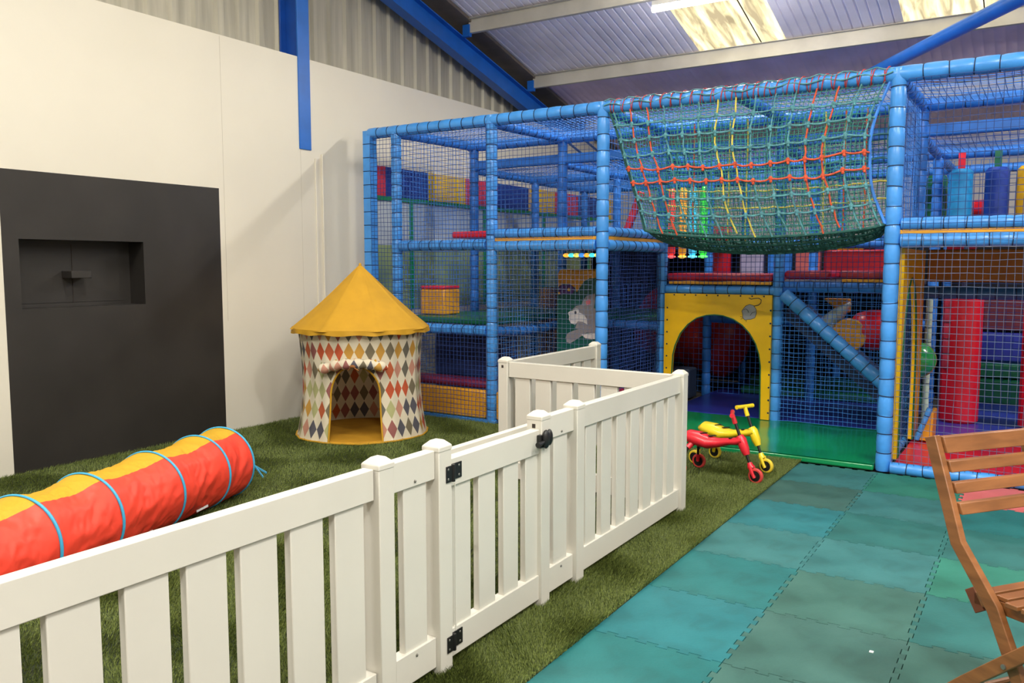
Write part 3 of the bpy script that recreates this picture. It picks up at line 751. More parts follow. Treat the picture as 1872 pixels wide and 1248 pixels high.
# yellow and red cushion block in left bay
t = thing('cushion_block', 'yellow cushion block with red top on the green deck behind the tent', 'cushion', (-5.3, 6.95, .985))
G().box(-5.50, -5.19, 6.82, 7.1, .987, 1.25).build('body', M_mus, t, bevel=.015)
G().box(-5.50, -5.19, 6.82, 7.1, 1.252, 1.285).build('top_pad', M_red, t, bevel=.012)
t = tag(G().box(-5.0, -4.45, 6.7, 7.0, 1.765, 1.83).build('deck_cushion', M_red, bevel=.02), 'flat red cushion on the upper left deck beam', 'cushion')
# colourful glass-like lamp strip
g = G()
for i in range(7): g.ball((-4.19 + i * .06, 7.6, 1.60), .035, i % 4, 10, 6, (1, 1, .6))
tag(g.build('light_cluster', [mat('amber light', (255, 170, 40), .4, emit=1.2), mat('cyan light', (70, 220, 230), .4, emit=1.2), mat('yellow light', (250, 230, 90), .4, emit=1.0), mat('blue light', (60, 140, 240), .4, emit=1.0)]), 'cluster of small amber and cyan lights under the left deck', 'lights')
# bubble tubes behind the cargo net
for x, c, lab in ((-3.56, (232, 60, 60), 'red glowing bubble tube behind the cargo net'), (-3.43, (250, 160, 40), 'orange glowing bubble tube behind the cargo net'), (-3.31, (70, 190, 240), 'sky blue glowing bubble tube behind the cargo net'), (-3.19, (60, 215, 70), 'green glowing bubble tube behind the cargo net')):
    t = thing('bubble_tube', lab, 'light', (x, 8.9, 1.60), 'bubble tubes')
    G().lathe([(.02, 1.60), (.045, 1.63), (.045, 2.25), (.04, 2.33), (.02, 2.36)], (x, 8.9, 0), 14).build('tube', mat('glow %d%d%d' % c, c, .25, emit=.3, coat=.3), t)
    G().lathe([(.012, 1.575), (.05, 1.585), (.05, 1.60), (.02, 1.61)], (x, 8.9, 0), 14).build('lamp_foot', mat('foot %d%d%d' % c, tuple(min(255, q + 40) for q in c), .3, emit=1.0), t)
# slanted red pad at left of the cargo net
o = G().obox((-3.56, 7.7, 1.83), (-3.40, 7.7, 2.22), (1, 0, 0), .07, .05).build('red_strut', M_red, pf, bevel=.01)
# coloured uprights behind the walkway
for i, (x, m, lab) in enumerate([(-3.35, M_red, 'red'), (-2.95, mat('lilac vinyl', (176, 168, 204), .5), 'pale lilac'), (-2.62, M_pad2, 'blue'), (-2.3, M_pink, 'pink'), (-1.85, M_yel, 'yellow'), (-1.45, M_pad2, 'deep blue'), (-1.25, M_mus, 'mustard'), (-.75, M_red, 'red')]):
    o = G().box(x - .14, x + .14, 9.9, 9.96, 1.36, 1.72 + (.25 if i in (0, 7) else .1)).build('wall_cushion', m, bevel=.015)
    tag(o, '%s upright cushion panel beyond the red walkway, %s' % (lab, ['far left', 'second from left', 'third from left', 'fourth from left', 'fourth from right', 'third from right', 'second from right', 'far right'][i]), 'cushion', 'cushion panels beyond the walkway')
o = G().box(-2.0, -1.05, 9.3, 9.36, 1.36, 1.66).build('wall_cushion', M_red, bevel=.02); tag(o, 'wide dark red cushion below the right half of the cargo net', 'cushion', 'cushion panels beyond the walkway')
# animal pillar
pl = thing('picture_pillar', 'green and yellow padded pillar with grey rabbit picture', 'pillar', (-3.9, 7.55, 0))
pw0, pw1 = -4.185, -3.70
zt3 = 1.46
pp = [(pw0, 0), (pw0, zt3 - .05), (pw0 + .015, zt3 - .015), (pw0 + .05, zt3), (pw1 - .05, zt3), (pw1, zt3 - .05), (pw1, 0)]
G().prism(pp, lambda a, b, t: (a, t, b), 7.402, 7.52).build('body', M_mus, pl, bevel=.02)
hill = [(-4.183, .01), (-4.183, 1.25), (-4.155, 1.292), (-4.119, 1.306), (-4.045, 1.313), (-3.98, 1.275), (-3.958, 1.225), (-3.922, 1.276), (-3.872, 1.34), (-3.816, 1.368), (-3.738, 1.373), (-3.705, 1.368), (-3.705, .01)]
g = G(); g.prism(hill, lambda a, b, t: (a, t, b), 7.398, 7.402, 0); g.build('green_hill_picture', [M_hill], pl, smooth=False)
fl = [(-4.155, 1.286), (-4.119, 1.306), (-4.082, 1.293), (-4.045, 1.313), (-4.001, 1.288), (-3.975, 1.256), (-4.001, 1.217), (-4.045, 1.204), (-4.103, 1.209), (-4.15, 1.195), (-4.17, 1.234)]
g = G(); q = lambda a, b, t: (a, 7.398 - t, b)
g.prism(fl, q, 0, .002, 0); g.ball((-4.045, 7.396, 1.252), .018, 1, 8, 4, (1, .15, 1)); g.ball((-4.16, 7.396, 1.215), .014, 1, 8, 4, (1, .15, 1)); g.build('flower_picture', [M_purp, M_yel], pl, smooth=False)
g = G()
g.prism([(-3.899, 1.105), (-3.885, 1.15), (-3.843, 1.195), (-3.751, 1.218), (-3.75, 1.14), (-3.77, 1.038), (-3.841, 1.024), (-3.884, 1.06)], q, 0, .002, 0)
g.prism([(-3.849, 1.138), (-3.821, 1.164), (-3.797, 1.152), (-3.806, 1.107), (-3.842, 1.097)], q, .002, .0035, 1)
g.prism([(-4.0, 1.057), (-3.957, 1.094), (-3.885, 1.105), (-3.813, 1.085), (-3.742, 1.07), (-3.705, 1.02), (-3.705, .81), (-3.74, .818), (-3.839, .826), (-3.911, .855), (-3.969, .865), (-3.955, .905), (-3.999, .98)], q, 0, .0025, 0)
g.prism([(-4.054, 1.017), (-4.029, 1.037), (-3.992, 1.045), (-3.971, 1.064), (-3.935, 1.059), (-3.927, 1.027), (-3.869, 1.004), (-3.838, .96), (-3.833, .909), (-3.883, .933), (-3.941, .937), (-3.97, .901), (-4.021, .915), (-4.043, .953), (-4.039, .985)], q, .0025, .004, 2)
g.ball((-3.967, 7.393, 1.023), .016, 3, 10, 5, (.8, .12, 1.1))
g.prism([(-4.078, .77), (-4.057, .81), (-3.998, .838), (-3.926, .861), (-3.839, .826), (-3.896, .791), (-3.968, .743), (-4.027, .71), (-4.068, .721)], q, .003, .0045, 0)
g.prism([(-3.896, .804), (-3.839, .817), (-3.733, .824), (-3.705, .822), (-3.705, .769), (-3.782, .765), (-3.853, .77)], q, .0045, .006, 2)
g.build('rabbit_picture', [M_grey, mat('pink graphic', (220, 120, 130), .5), M_white, M_dgrey], pl, smooth=False)
# dim pillars and slides inside
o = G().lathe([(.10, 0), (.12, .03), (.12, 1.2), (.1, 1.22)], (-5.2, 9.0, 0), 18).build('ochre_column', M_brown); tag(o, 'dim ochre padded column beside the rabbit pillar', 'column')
# big red tube slide inside arch
t = thing('tube_slide', 'dark red ribbed tube slide inside the yellow arch', 'slide', (-3.3, 9.7, .05))
g = G(); pts = []; R = []
for i in range(41):
    a = i / 40
    pts.append((-3.0 - 1.2 * a, 9.72 + .25 * a, .52 + .30 * a)); R.append((.42 * min(1, (a * 9 + .15) ** .4)) + (.014 if i % 6 == 0 and i else 0))
g.tube(pts, R, 32); g.build('tube', mat('deep red plastic', (200, 44, 40), .35, coat=.3), t)
# step wedge in arch
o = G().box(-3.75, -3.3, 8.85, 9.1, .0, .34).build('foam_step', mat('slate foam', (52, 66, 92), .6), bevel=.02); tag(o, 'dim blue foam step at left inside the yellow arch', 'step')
for i in range(2):
    o = G().box(-2.86, -1.0, 9.3 + i * .35, 9.6 + i * .35, .05, .13 + .09 * i).build('foam_stair', M_dkgreen, bevel=.015); tag(o, ['lower', 'upper'][i] + ' dark green foam stair inside the yellow arch', 'step', 'green stairs')

# ---------------------------------------------------------------- diagonal ramp bay
rp = thing('climbing_ramp', 'blue padded ramp rail sloping down right of the yellow arch', 'ramp', (-1.5, 7.85, 0))
padded('ramp_rail', (-2.02, 7.80, 1.24), (-.93, 7.80, .28), .06, parent=rp, mats=[M_pad, M_tie], pitch=.12)
G().prism([(-2.02, 1.0), (-2.02, 1.1), (-.98, .2), (-.98, .1)], lambda a, b, t: (a, t, b), 7.9, 8.8).build('ramp_board', M_tie, rp, smooth=False)
# padded column with red top and ball slide props
o = G().lathe([(.01, -.25), (.17, -.22), (.23, 0), (.17, .22), (.01, .25)], (-.98, 8.6, .83), 24).build('slide_mouth', M_red)
bpy.data.objects.remove(o)
t = thing('crawl_tube', 'bright red crawl tube with yellow round pad behind the ramp rail', 'tube', (-1.25, 8.1, 1.0))
g = G(); pts = [(-1.46, 8.08, .88), (-1.40, 8.10, .90), (-1.32, 8.13, .91), (-1.24, 8.16, .91), (-1.14, 8.2, .90)]
g.tube(pts, [.11, .165, .185, .185, .15], 24); g.build('tube', M_red, t)
g = G().tube([(-1.47, 7.95, .87), (-1.47, 8.0, .87)], .15, 24); g.build('round_pad', M_mus, t, bevel=.01)
o = G().tube([(-1.70, 8.15, .95), (-1.60, 8.15, 1.05), (-1.50, 8.15, 1.15)], [.08, .065, .015], 14).build('soft_cone', mat('pale vinyl', (214, 232, 238), .35)); tag(o, 'pale blue white soft cone on the ramp', 'cone')
o = G().prism([(-1.78, 1.18), (-1.55, 1.18), (-1.55, 1.05), (-1.62, 1.04)], lambda a, b, t: (a, t, b), 8.32, 8.45).build('wedge_cushion', M_mus, bevel=.01); tag(o, 'mustard wedge cushion high on the ramp', 'cushion')
o = G().prism([(-1.16, .66), (-1.05, .75), (-.97, .73), (-.97, .44)], lambda a, b, t: (a, t, b), 7.9, 7.97).build('wedge_cushion', M_mus, bevel=.01); tag(o, 'yellow wedge cushion low on the ramp behind the corner post', 'cushion')
g = G().ball((-.925, 8.15, .66), .16, 0, 28, 16)
tag(g.build('play_ball', mat('translucent green plastic', (30, 150, 80), .2, coat=.5)), 'large shiny green ball behind the edge-on yellow panel', 'ball')
# slim red and blue column right of the ball
padded('thin_post', (-.72, 8.6, .55), (-.72, 8.6, 1.25), .045, mats=[mat('rose vinyl', (222, 72, 100), .35), M_tie])
padded('thin_post', (-.86, 8.3, .05), (-.86, 8.3, 1.2), .028, mats=[mat('pale green vinyl', (190, 214, 196), .35), M_tie])
# yellow slide end
t = thing('slide_end', 'yellow sloping slide side with blue rim beside the red mat', 'slide', (-.78, 7.6, .05))
G().prism([(-.835, .06), (-.745, .30), (-.71, .30), (-.715, .06)], lambda a, b, t_: (a, t_, b), 7.50, 7.78).build('side', M_mus, t, bevel=.008)
padded('rim', (-.828, 7.47, .07), (-.735, 7.47, .34), .022, parent=t, pitch=.08)

# ================================================================== FENCE
def post(x, y, label):
    t = thing('fence_post', label, 'fence post', (x, y, 0), 'white fence posts')
    h = .0375
    g = G().box(x - h, x + h, y - h, y + h, .004, .838); g.build('shaft', M_plast, t, bevel=.003)
    g = G(); c = h + .002
    g.add([(x - c, y - c, .836), (x + c, y - c, .836), (x + c, y + c, .836), (x - c, y + c, .836), (x - c, y - c, .852), (x + c, y - c, .852), (x + c, y + c, .852), (x - c, y + c, .852),
           (x - c * .45, y - c * .45, .872), (x + c * .45, y - c * .45, .872), (x + c * .45, y + c * .45, .872), (x - c * .45, y + c * .45, .872)],
          [(0, 1, 5, 4), (1, 2, 6, 5), (2, 3, 7, 6), (3, 0, 4, 7), (4, 5, 9, 8), (5, 6, 10, 9), (6, 7, 11, 10), (7, 4, 8, 11), (8, 9, 10, 11)])
    g.build('cap', M_plast, t, bevel=.003, smooth=True)
    g = G().box(x - .010, x + .006, y - h - .0015, y - h + .001, .800, .818); g.build('bolt_slot', M_slot, t, smooth=False)
    return t
PX = -1.8245
PY = [(2.033), (2.350), (3.070), (3.395), (4.735)]
labs = ['white fence post left of the narrow panel with screws, nearest the camera', 'white fence post carrying the two black gate hinges', 'white fence post behind the black gate latch', 'white fence post between latch panel and wide far panel', 'white fence post at the corner nearest the tricycles']
for y, l in zip(PY, labs): post(PX, y, l)
post(-3.10, 4.77, 'white fence post at the back left corner of the fence'); post(-3.10, 6.12, 'white fence post touching the blue play frame')
def panel(name, p0, p1, label, zt=.84, zb=.035, tr=.104, br=.115, nsl=None, sw=.125, first=None, off=.0, rail_t=.045, screws=False, slats=None, cat='fence', group='white slatted fence panels'):
    """panel from p0 to p1 in plan; local x along"""
    p0 = Vector((p0[0], p0[1], 0)); p1 = Vector((p1[0], p1[1], 0)); L = (p1 - p0).length; ang = math.atan2(p1.y - p0.y, p1.x - p0.x)
    T = Matrix.Translation(p0) @ Matrix.Rotation(ang, 4, 'Z')
    t = thing(name, label, cat, tuple((p0 + p1) / 2), group)
    def hollow(z0, z1):
        g = G(T); g.box(0, L, -rail_t / 2, rail_t / 2, z0, z1); return g
    hollow(zt - tr, zt).build('top_rail', M_plast, t, bevel=.003)
    hollow(zb, zb + br).build('bottom_rail', M_plast, t, bevel=.003)
    if slats is None:
        gap = (L - nsl * sw) / (nsl + 1); slats = [(gap + i * (sw + gap), gap + i * (sw + gap) + sw) for i in range(nsl)]
    for a, b in slats:
        g = G(T).box(a, b, -.014, .014, zb + br - .01, zt - tr + .01); g.build('slat', M_plast, t, bevel=.003)
    if screws:
        g = G(T)
        for z in (zt - tr + .018, zb + br - .022): g.ball((L * .53, -rail_t / 2, z), .006, 0, 8, 5)
        g.build('screw', M_steel, t)
    return t
xr = -1.8275
# along +y, local -y side faces +x (the camera)
panel('picket_fence', (xr, -.10), (xr, 1.990), 'white slatted fence panel nearest the camera, in front of the play tunnel', slats=[(a + .10, b + .10) for a, b in [(.22, .345), (.40, .525), (.57, .695), (.755, .88), (.935, 1.06), (1.12, 1.24), (1.29, 1.415), (1.46, 1.59), (1.64, 1.77), (1.82, 1.95)]])
panel('picket_fence', (xr, 2.072), (xr, 2.312), 'narrow white fence panel with one slat, left of the hinges', slats=[(.075, .20)], screws=True)
panel('picket_fence', (xr, 3.109), (xr, 3.356), 'narrow white fence panel with one slat, right of the black latch', slats=[(.075, .20)], screws=True)
panel('picket_fence', (xr, 3.434), (xr, 4.697), 'white slatted fence panel on the right between gate and corner post', slats=[(.06 + i * .172, .06 + i * .172 + .110) for i in range(7)])
panel('picket_fence', (-3.06, 4.77), (-1.863, 4.74), 'white slatted fence panel running back left behind the gate', nsl=7, sw=.118)
panel('picket_fence', (-3.10, 4.81), (-3.10, 6.08), 'white slatted fence panel in the back leading to the play frame', nsl=7, sw=.118)
gt = panel('gate', (-1.822, 2.40), (-1.822, 3.035), 'white slatted gate with black hinges and latch', zt=.795, tr=.105, zb=.04, br=.11, slats=[(.0, .135), (.19, .305), (.365, .478), (.535, .635)], cat='gate', group='gate')
del gt['group']
G().box(-1.8, -1.797, 2.42, 2.425, .1, .7).build('gate_strip', M_plast, gt)  # thin ivory plastic strip on the gate face
for z in (.745, .105):
    g = G().box(-1.7865, -1.7825, 2.352, 2.386, z - .03, z + .03).box(-1.799, -1.795, 2.40, 2.462, z - .03, z + .03).tube([(-1.785, 2.394, z - .032), (-1.785, 2.394, z + .032)], .008, 10)
    g.box(-1.799, -1.784, 2.384, 2.40, z - .03, z + .03)
    h = g.build('hinge', M_blackp, gt, bevel=.001)
    g = G()
    for yy, xx in ((2.363, -1.7825), (2.445, -1.795)):
        for dz in (-.018, .018): g.ball((xx, yy, z + dz), .005, 0, 8, 5, (.4, 1, 1))
    g.build('screw', M_steel, h)
lx, ly, lz = -1.785, 3.045, .755
g = G().ball((lx + .012, ly, lz), .036, 0, 16, 10, (.45, .62, 1.15)).ball((lx + .012, ly + .03, lz + .004), .034, 0, 16, 10, (.42, .55, 1.05)).box(lx - .012, lx + .006, ly - .035, ly + .05, lz - .035, lz + .02)
g.tube([(lx + .012, ly - .02, lz - .01), (lx + .016, ly - .06, lz - .012), (lx + .016, ly - .075, lz - .013)], [.008, .009, .012], 10)
g.build('latch', M_blackp, gt)
# spare slotted rail clipped behind the gate
sr = thing('spare_rail', 'white slotted rail fixed behind the gate top', 'rail', (-1.93, 2.7, .7))
g = G().box(-1.985, -1.955, 2.50, 3.27, .66, .772); g.build('rail_body', M_plast, sr, bevel=.003)
g = G()
for yy in (2.80, 2.96, 3.12): g.box(-1.956, -1.9535, yy, yy + .03, .728, .744)
g.build('slots', M_slot, sr, smooth=False)
g = G().box(-1.985, -1.862, 2.36, 2.364, .70, .72).box(-1.985, -1.955, 2.36, 2.52, .70, .72); g.build('clip', M_plast, sr)

# ================================================================== TENT
TC = (-5.11, 5.50); 
tent = thing('play_tent', 'round harlequin patterned play tent with mustard cone roof', 'tent', (TC[0], TC[1], 0))
def harl():
    m = bpy.data.materials.new('harlequin cotton'); m.use_nodes = True; nt = m.node_tree; b = nt.nodes['Principled BSDF']; b.inputs['Roughness'].default_value = .8
    N = nt.nodes.new; L = nt.links.new
    uv = N('ShaderNodeUVMap'); sp_ = N('ShaderNodeSeparateXYZ'); L(uv.outputs[0], sp_.inputs[0])
    def mth(op, a, b_=None):
        n = N('ShaderNodeMath'); n.operation = op
        for i, q in enumerate((a, b_)):
            if q is None: continue
            if isinstance(q, (int, float)): n.inputs[i].default_value = q
            else: L(q, n.inputs[i])
        return n.outputs[0]
    ru = mth('ROUND', sp_.outputs[0]); rv = mth('ROUND', sp_.outputs[1])
    fu = mth('ABSOLUTE', mth('SUBTRACT', sp_.outputs[0], ru)); fv = mth('ABSOLUTE', mth('SUBTRACT', sp_.outputs[1], rv))
    inside = mth('LESS_THAN', mth('ADD', fu, fv), .485)
    cx = N('ShaderNodeCombineXYZ'); L(ru, cx.inputs[0]); L(rv, cx.inputs[1])
    wn = N('ShaderNodeTexWhiteNoise'); wn.noise_dimensions = '2D'; L(cx.outputs[0], wn.inputs['Vector'])
    cr = N('ShaderNodeValToRGB'); cr.color_ramp.interpolation = 'CONSTANT'
    pc = [(196, 100, 62), (204, 154, 68), (92, 90, 100), (184, 184, 130), (124, 114, 92), (204, 146, 124), (156, 96, 92), (202, 92, 56), (112, 108, 96)]
    el = cr.color_ramp.elements
    el[0].position = 0; el[0].color = rgb(pc[0]); el[1].position = 1 / 9; el[1].color = rgb(pc[1])
    for i in range(2, 9): e = el.new(i / 9); e.color = rgb(pc[i])
    L(wn.outputs['Value'], cr.inputs[0])
    mx = N('ShaderNodeMix'); mx.data_type = 'RGBA'; L(inside, mx.inputs[0]); mx.inputs[6].default_value = rgb((232, 222, 198)); L(cr.outputs[0], mx.inputs[7])
    L(mx.outputs[2], b.inputs['Base Color'])
    # thin cloth lets some light through
    tr = N('ShaderNodeBsdfTranslucent'); L(mx.outputs[2], tr.inputs[0]); ms = N('ShaderNodeMixShader'); ms.inputs[0].default_value = .12
    out = nt.nodes['Material Output']; L(b.outputs[0], ms.inputs[1]); L(tr.outputs[0], ms.inputs[2]); L(ms.outputs[0], out.inputs[0])
    tc = N('ShaderNodeTexCoord'); nz = N('ShaderNodeTexNoise'); nz.inputs['Scale'].default_value = 9; L(tc.outputs['Object'], nz.inputs['Vector'])
    bp_ = N('ShaderNodeBump'); bp_.inputs['Strength'].default_value = .25; bp_.inputs['Distance'].default_value = .02; L(nz.outputs['Fac'], bp_.inputs['Height']); L(bp_.outputs[0], b.inputs['Normal'])
    return m
M_harl = harl()
AD = math.atan2(-TC[1], -TC[0]) - .115         # door direction (towards the camera, a little left)
HT = .95; ND = 38
def trad(th, z):
    s_ = z / HT
    r = .545 - .035 * math.sin(PI * s_) + .03 * (1 - s_) ** 3
    r += .006 * math.sin(th * 11 + 3 * s_) * s_ * (1 - s_) * 4 + .004 * math.sin(th * 23)
    r += .012 * max(0, math.sin(th * 6 + 1)) * (1 - s_)
    return r
NU, NV = 456, 84
dh = .222; dtop = .66; dspr = .42
vs = []; uvs = []; fs = []
for j in range(NV + 1):
    z = .012 + (HT - .012) * j / NV
    for i in range(NU):
        th = 2 * PI * i / NU; r = trad(th, z); vs.append((TC[0] + r * math.cos(AD + th), TC[1] + r * math.sin(AD + th), z)); uvs.append((th / (2 * PI) * ND + .5, z / .166 + .3))
def indoor(i, j):
    th = 2 * PI * (i + .5) / NU; 
    if th > PI: th -= 2 * PI
    z = HT * (j + .5) / NV; a = th * .55
    if z < dspr: return abs(a) < dh
    return (a / dh) ** 2 + ((z - dspr) / (dtop - dspr)) ** 2 < 1
luv = []
for j in range(NV):
    for i in range(NU):
        if indoor(i, j): continue
        k = (i + 1) % NU; fs.append((j * NU + i, j * NU + k, (j + 1) * NU + k, (j + 1) * NU + i))
        u0 = i / NU * ND + .5; u1 = (i + 1) / NU * ND + .5; v0 = vs[j * NU][2] / .166 + .3; v1 = vs[(j + 1) * NU][2] / .166 + .3
        luv += [u0, v0, u1, v0, u1, v1, u0, v1]
wl = obj_from('tent_wall', vs, fs, [M_harl], None, True, tent, angle=180)
ul = wl.data.uv_layers.new(name='UVMap'); ul.data.foreach_set('uv', luv)
M_must = mat('mustard cotton', (196, 148, 30), .75, var=.04, scale=6, bump=.2, bscale=7)
M_mustd = mat('mustard floor cloth', (190, 138, 26), .8, var=.05, scale=5)
# arch piping
def dp(a, z, o=.006):
    th = a / .55; r = trad(th if th > 0 else th + 2 * PI, z) + o; return (TC[0] + r * math.cos(AD + th), TC[1] + r * math.sin(AD + th), z)
pts = [dp(-dh, z) for z in np.linspace(.015, dspr, 12)] + [dp(-dh * math.cos(a), dspr + (dtop - dspr) * math.sin(a)) for a in np.linspace(.1, PI - .1, 24)] + [dp(dh, z) for z in np.linspace(dspr, .015, 12)]
G().tube(pts, .008, 8).build('door_piping', M_must, tent)
# floor and hem
G().lathe([(.01, .014), (.56, .014), (.565, .022), (.56, .03), (.01, .03)], (TC[0], TC[1], 0), 64).build('tent_floor', M_mustd, tent)
hem = [(TC[0] + (trad(t, 0) + .004) * math.cos(AD + t), TC[1] + (trad(t, 0) + .004) * math.sin(AD + t), .018) for t in np.linspace(0, 2 * PI, 97)[:-1]]
G().tube(hem, .008, 8, closed=True).build('hem', M_must, tent)
# cone roof
def cone(u, v):
    th = 2 * PI * u; e = 8 * u; f = abs((e % 1) - .5) * 2           # 0 mid-panel .. 1 at a seam
    R = .615 * (1 - v) ** 1.0; R *= 1 - .035 * (1 - f ** 2) - .05 * math.sin(PI * v)
    z = .955 + .545 * v + .003 * math.sin(th * 9) * (1 - v)
    R += .006 * (mnoise.noise(Vector((u * 22, v * 2.5, 0)))) * (1 - v) ** .5 + (.004 if f > .9 else 0)
    return (TC[0] + (R + .004) * math.cos(th + .2), TC[1] + (R + .004) * math.sin(th + .2), z)
g = G().grid(cone, 192, 40, cu=True); g.build('roof', M_must, tent, angle=180)
def val(u, v):
    th = 2 * PI * u; R = .604 + .004 * math.sin(th * 8) + .006 * math.sin(th * 21 + 1) * v + .004 * v
    return (TC[0] + R * math.cos(th + .2), TC[1] + R * math.sin(th + .2), .962 - .042 * v - .005 * math.sin(th * 13) * v)
G().grid(val, 160, 4, cu=True).build('valance', M_must, tent, angle=180)
G().ball((TC[0], TC[1], 1.497), .014, 0, 12, 6, (1, 1, 1.6)).build('tip', M_must, tent)
# rolled up door flap
pts = []; R = []
for i in range(40):
    s_ = i / 39; a = lerp(-.30, .27, s_); z = .645 + .05 * math.sin(PI * s_) - .015 * (1 - s_)
    pts.append(dp(a, z, .045)); R.append(.033 + .013 * abs(math.sin(s_ * 19)) - (.012 if s_ < .04 or s_ > .96 else 0))
o = G().tube(pts, R, 14).build('rolled_flap', M_harl, tent)
ul = o.data.uv_layers.new(name='UVMap'); a_ = []
for l in o.data.loops:
    vi = l.vertex_index; a_ += [(vi // 14) / 4.2, (vi % 14) / 7 + .3]
ul.data.foreach_set('uv', a_)
g = G()
for a in (-.15, .02, .17):
    c = Vector(dp(a, .69 - .05 * abs(a), .045)); 
    g.tube([(c.x + .01 * math.cos(q), c.y + .004, c.z + .036 * math.sin(q)) for q in np.linspace(0, 2 * PI, 13)], .006, 6)
g.build('flap_tie', M_must, tent)
g = G(); c = Vector(dp(-.005, .70, .085)); g.ball((c.x, c.y, c.z - .03), .016, 0, 8, 5, (2.0, 1, .9)).tube([(c.x, c.y, c.z - .03), (c.x - .05, c.y, c.z - .065)], .005, 6).tube([(c.x, c.y, c.z - .03), (c.x + .07, c.y, c.z - .06)], .005, 6)
g.build('flap_bow', mat('brown tape', (150, 96, 48), .7), tent)

# ================================================================== TUNNEL
ax0 = Vector((-4.42, 3.44, .232)); ax1 = Vector((-3.60, 1.10, .232)); AX = (ax1 - ax0); LX = AX.length; AX /= LX
SIDE = Vector((AX.y, -AX.x, 0)) * -1            # towards +x (camera side)
if SIDE.x < 0: SIDE = -SIDE
tun = thing('play_tunnel', 'red and yellow fabric crawl tunnel with blue hoops on the turf', 'tunnel', (float(ax0.x), float(ax0.y), 0))
hoops = [0, .27, .72, 1.22, 1.63, 2.05, 2.45]
def tr_(s_, a):
    r = .226
    for h0, h1 in zip(hoops[:-1], hoops[1:]):
        if h0 <= s_ <= h1:
            t = (s_ - h0) / (h1 - h0); r -= .022 * math.sin(PI * t) * (1 + .5 * math.sin(a)) * min(1, (h1 - h0) / .4)
            q_ = Vector((s_ * 9 + a * 1.1, a * 1.5, 0)); n1 = 1 - abs(mnoise.noise(q_)) * 2.4; n2 = 1 - abs(mnoise.noise(Vector((s_ * 22 + a * 3.1, a * 3 - s_ * 4, 3)))) * 2.4
            r += (.0075 * n1 + .0045 * n2) * (math.sin(PI * t) ** .6)
    return r
def tp(s_, a, o=0):
    r = tr_(s_, a) + o
    p = ax0 + AX * s_ + SIDE * (r * math.cos(a)) + Vector((0, 0, 1)) * (r * math.sin(a))
    p.z = max(p.z, .012)
    return tuple(p)
M_tr = mat('red ripstop', (242, 70, 50), .5, var=.04, scale=8, bump=.12, bscale=18)
M_ty = bpy.data.materials.new('yellow mesh fabric'); M_ty.use_nodes = True
nt = M_ty.node_tree; b = nt.nodes['Principled BSDF']; b.inputs['Base Color'].default_value = rgb((240, 186, 40)); b.inputs['Roughness'].default_value = .6
tcn = nt.nodes.new('ShaderNodeTexCoord'); bn = nt.nodes.new('ShaderNodeTexBrick'); bn.inputs['Scale'].default_value = 60
bn.inputs['Color1'].default_value = rgb((252, 208, 60)); bn.inputs['Color2'].default_value = rgb((244, 196, 52)); bn.inputs['Mortar'].default_value = rgb((214, 160, 44)); bn.inputs['Mortar Size'].default_value = .03
nt.links.new(tcn.outputs['Object'], bn.inputs['Vector']); nt.links.new(bn.outputs['Color'], b.inputs['Base Color'])
tl_ = nt.nodes.new('ShaderNodeBsdfTranslucent'); tl_.inputs[0].default_value = rgb((244, 196, 60)); mxs = nt.nodes.new('ShaderNodeMixShader'); mxs.inputs[0].default_value = .3
nt.links.new(b.outputs[0], mxs.inputs[1]); nt.links.new(tl_.outputs[0], mxs.inputs[2]); nt.links.new(mxs.outputs[0], nt.nodes['Material Output'].inputs[0])
A1 = math.radians(62)
G().grid(lambda u, v: tp(u * 2.45, lerp(-PI * .62, A1, v)), 260, 60).build('red_fabric', M_tr, tun, angle=180)
G().grid(lambda u, v: tp(u * 2.45, lerp(A1, PI * 1.38, v)), 260, 40).build('yellow_mesh', M_ty, tun, angle=180)
M_th = mat('sky blue tape', (70, 176, 222), .5)
for h in hoops:
    r = .228; c = ax0 + AX * h; w = .011
    vs = []; n = 64
    for k in range(n):
        a = 2 * PI * k / n
        for dw, dr in ((-w, 0), (0, .006), (w, 0), (0, -.004)):
            q = c + AX * dw + SIDE * ((r + dr) * math.cos(a)) + Vector((0, 0, 1)) * ((r + dr) * math.sin(a)); vs.append((q.x, q.y, max(.008, q.z)))
    g = G(); g.add(vs, [(k * 4 + i, k * 4 + (i + 1) % 4, ((k + 1) % n) * 4 + (i + 1) % 4, ((k + 1) % n) * 4 + i) for k in range(n) for i in range(4)])
    g.build('hoop', M_th, tun, angle=180)
e0 = Vector(tp(0, -.05, .006))
g = G().obox(e0, e0 + Vector((.11, .0, -.03)), (0, 0, 1), .012, .003).obox(e0, e0 + Vector((.10, -.02, -.055)), (0, 0, 1), .012, .003); g.build('tie_ribbon', M_th, tun)
for s_ in (.42, .92):
    e0 = Vector(tp(s_, -.75, .004)); e1 = Vector(tp(s_ + .10, -.80, .004))
    G().obox(e0, e1, (0, 0, 1), .014, .002).build('white_label', M_white, tun)

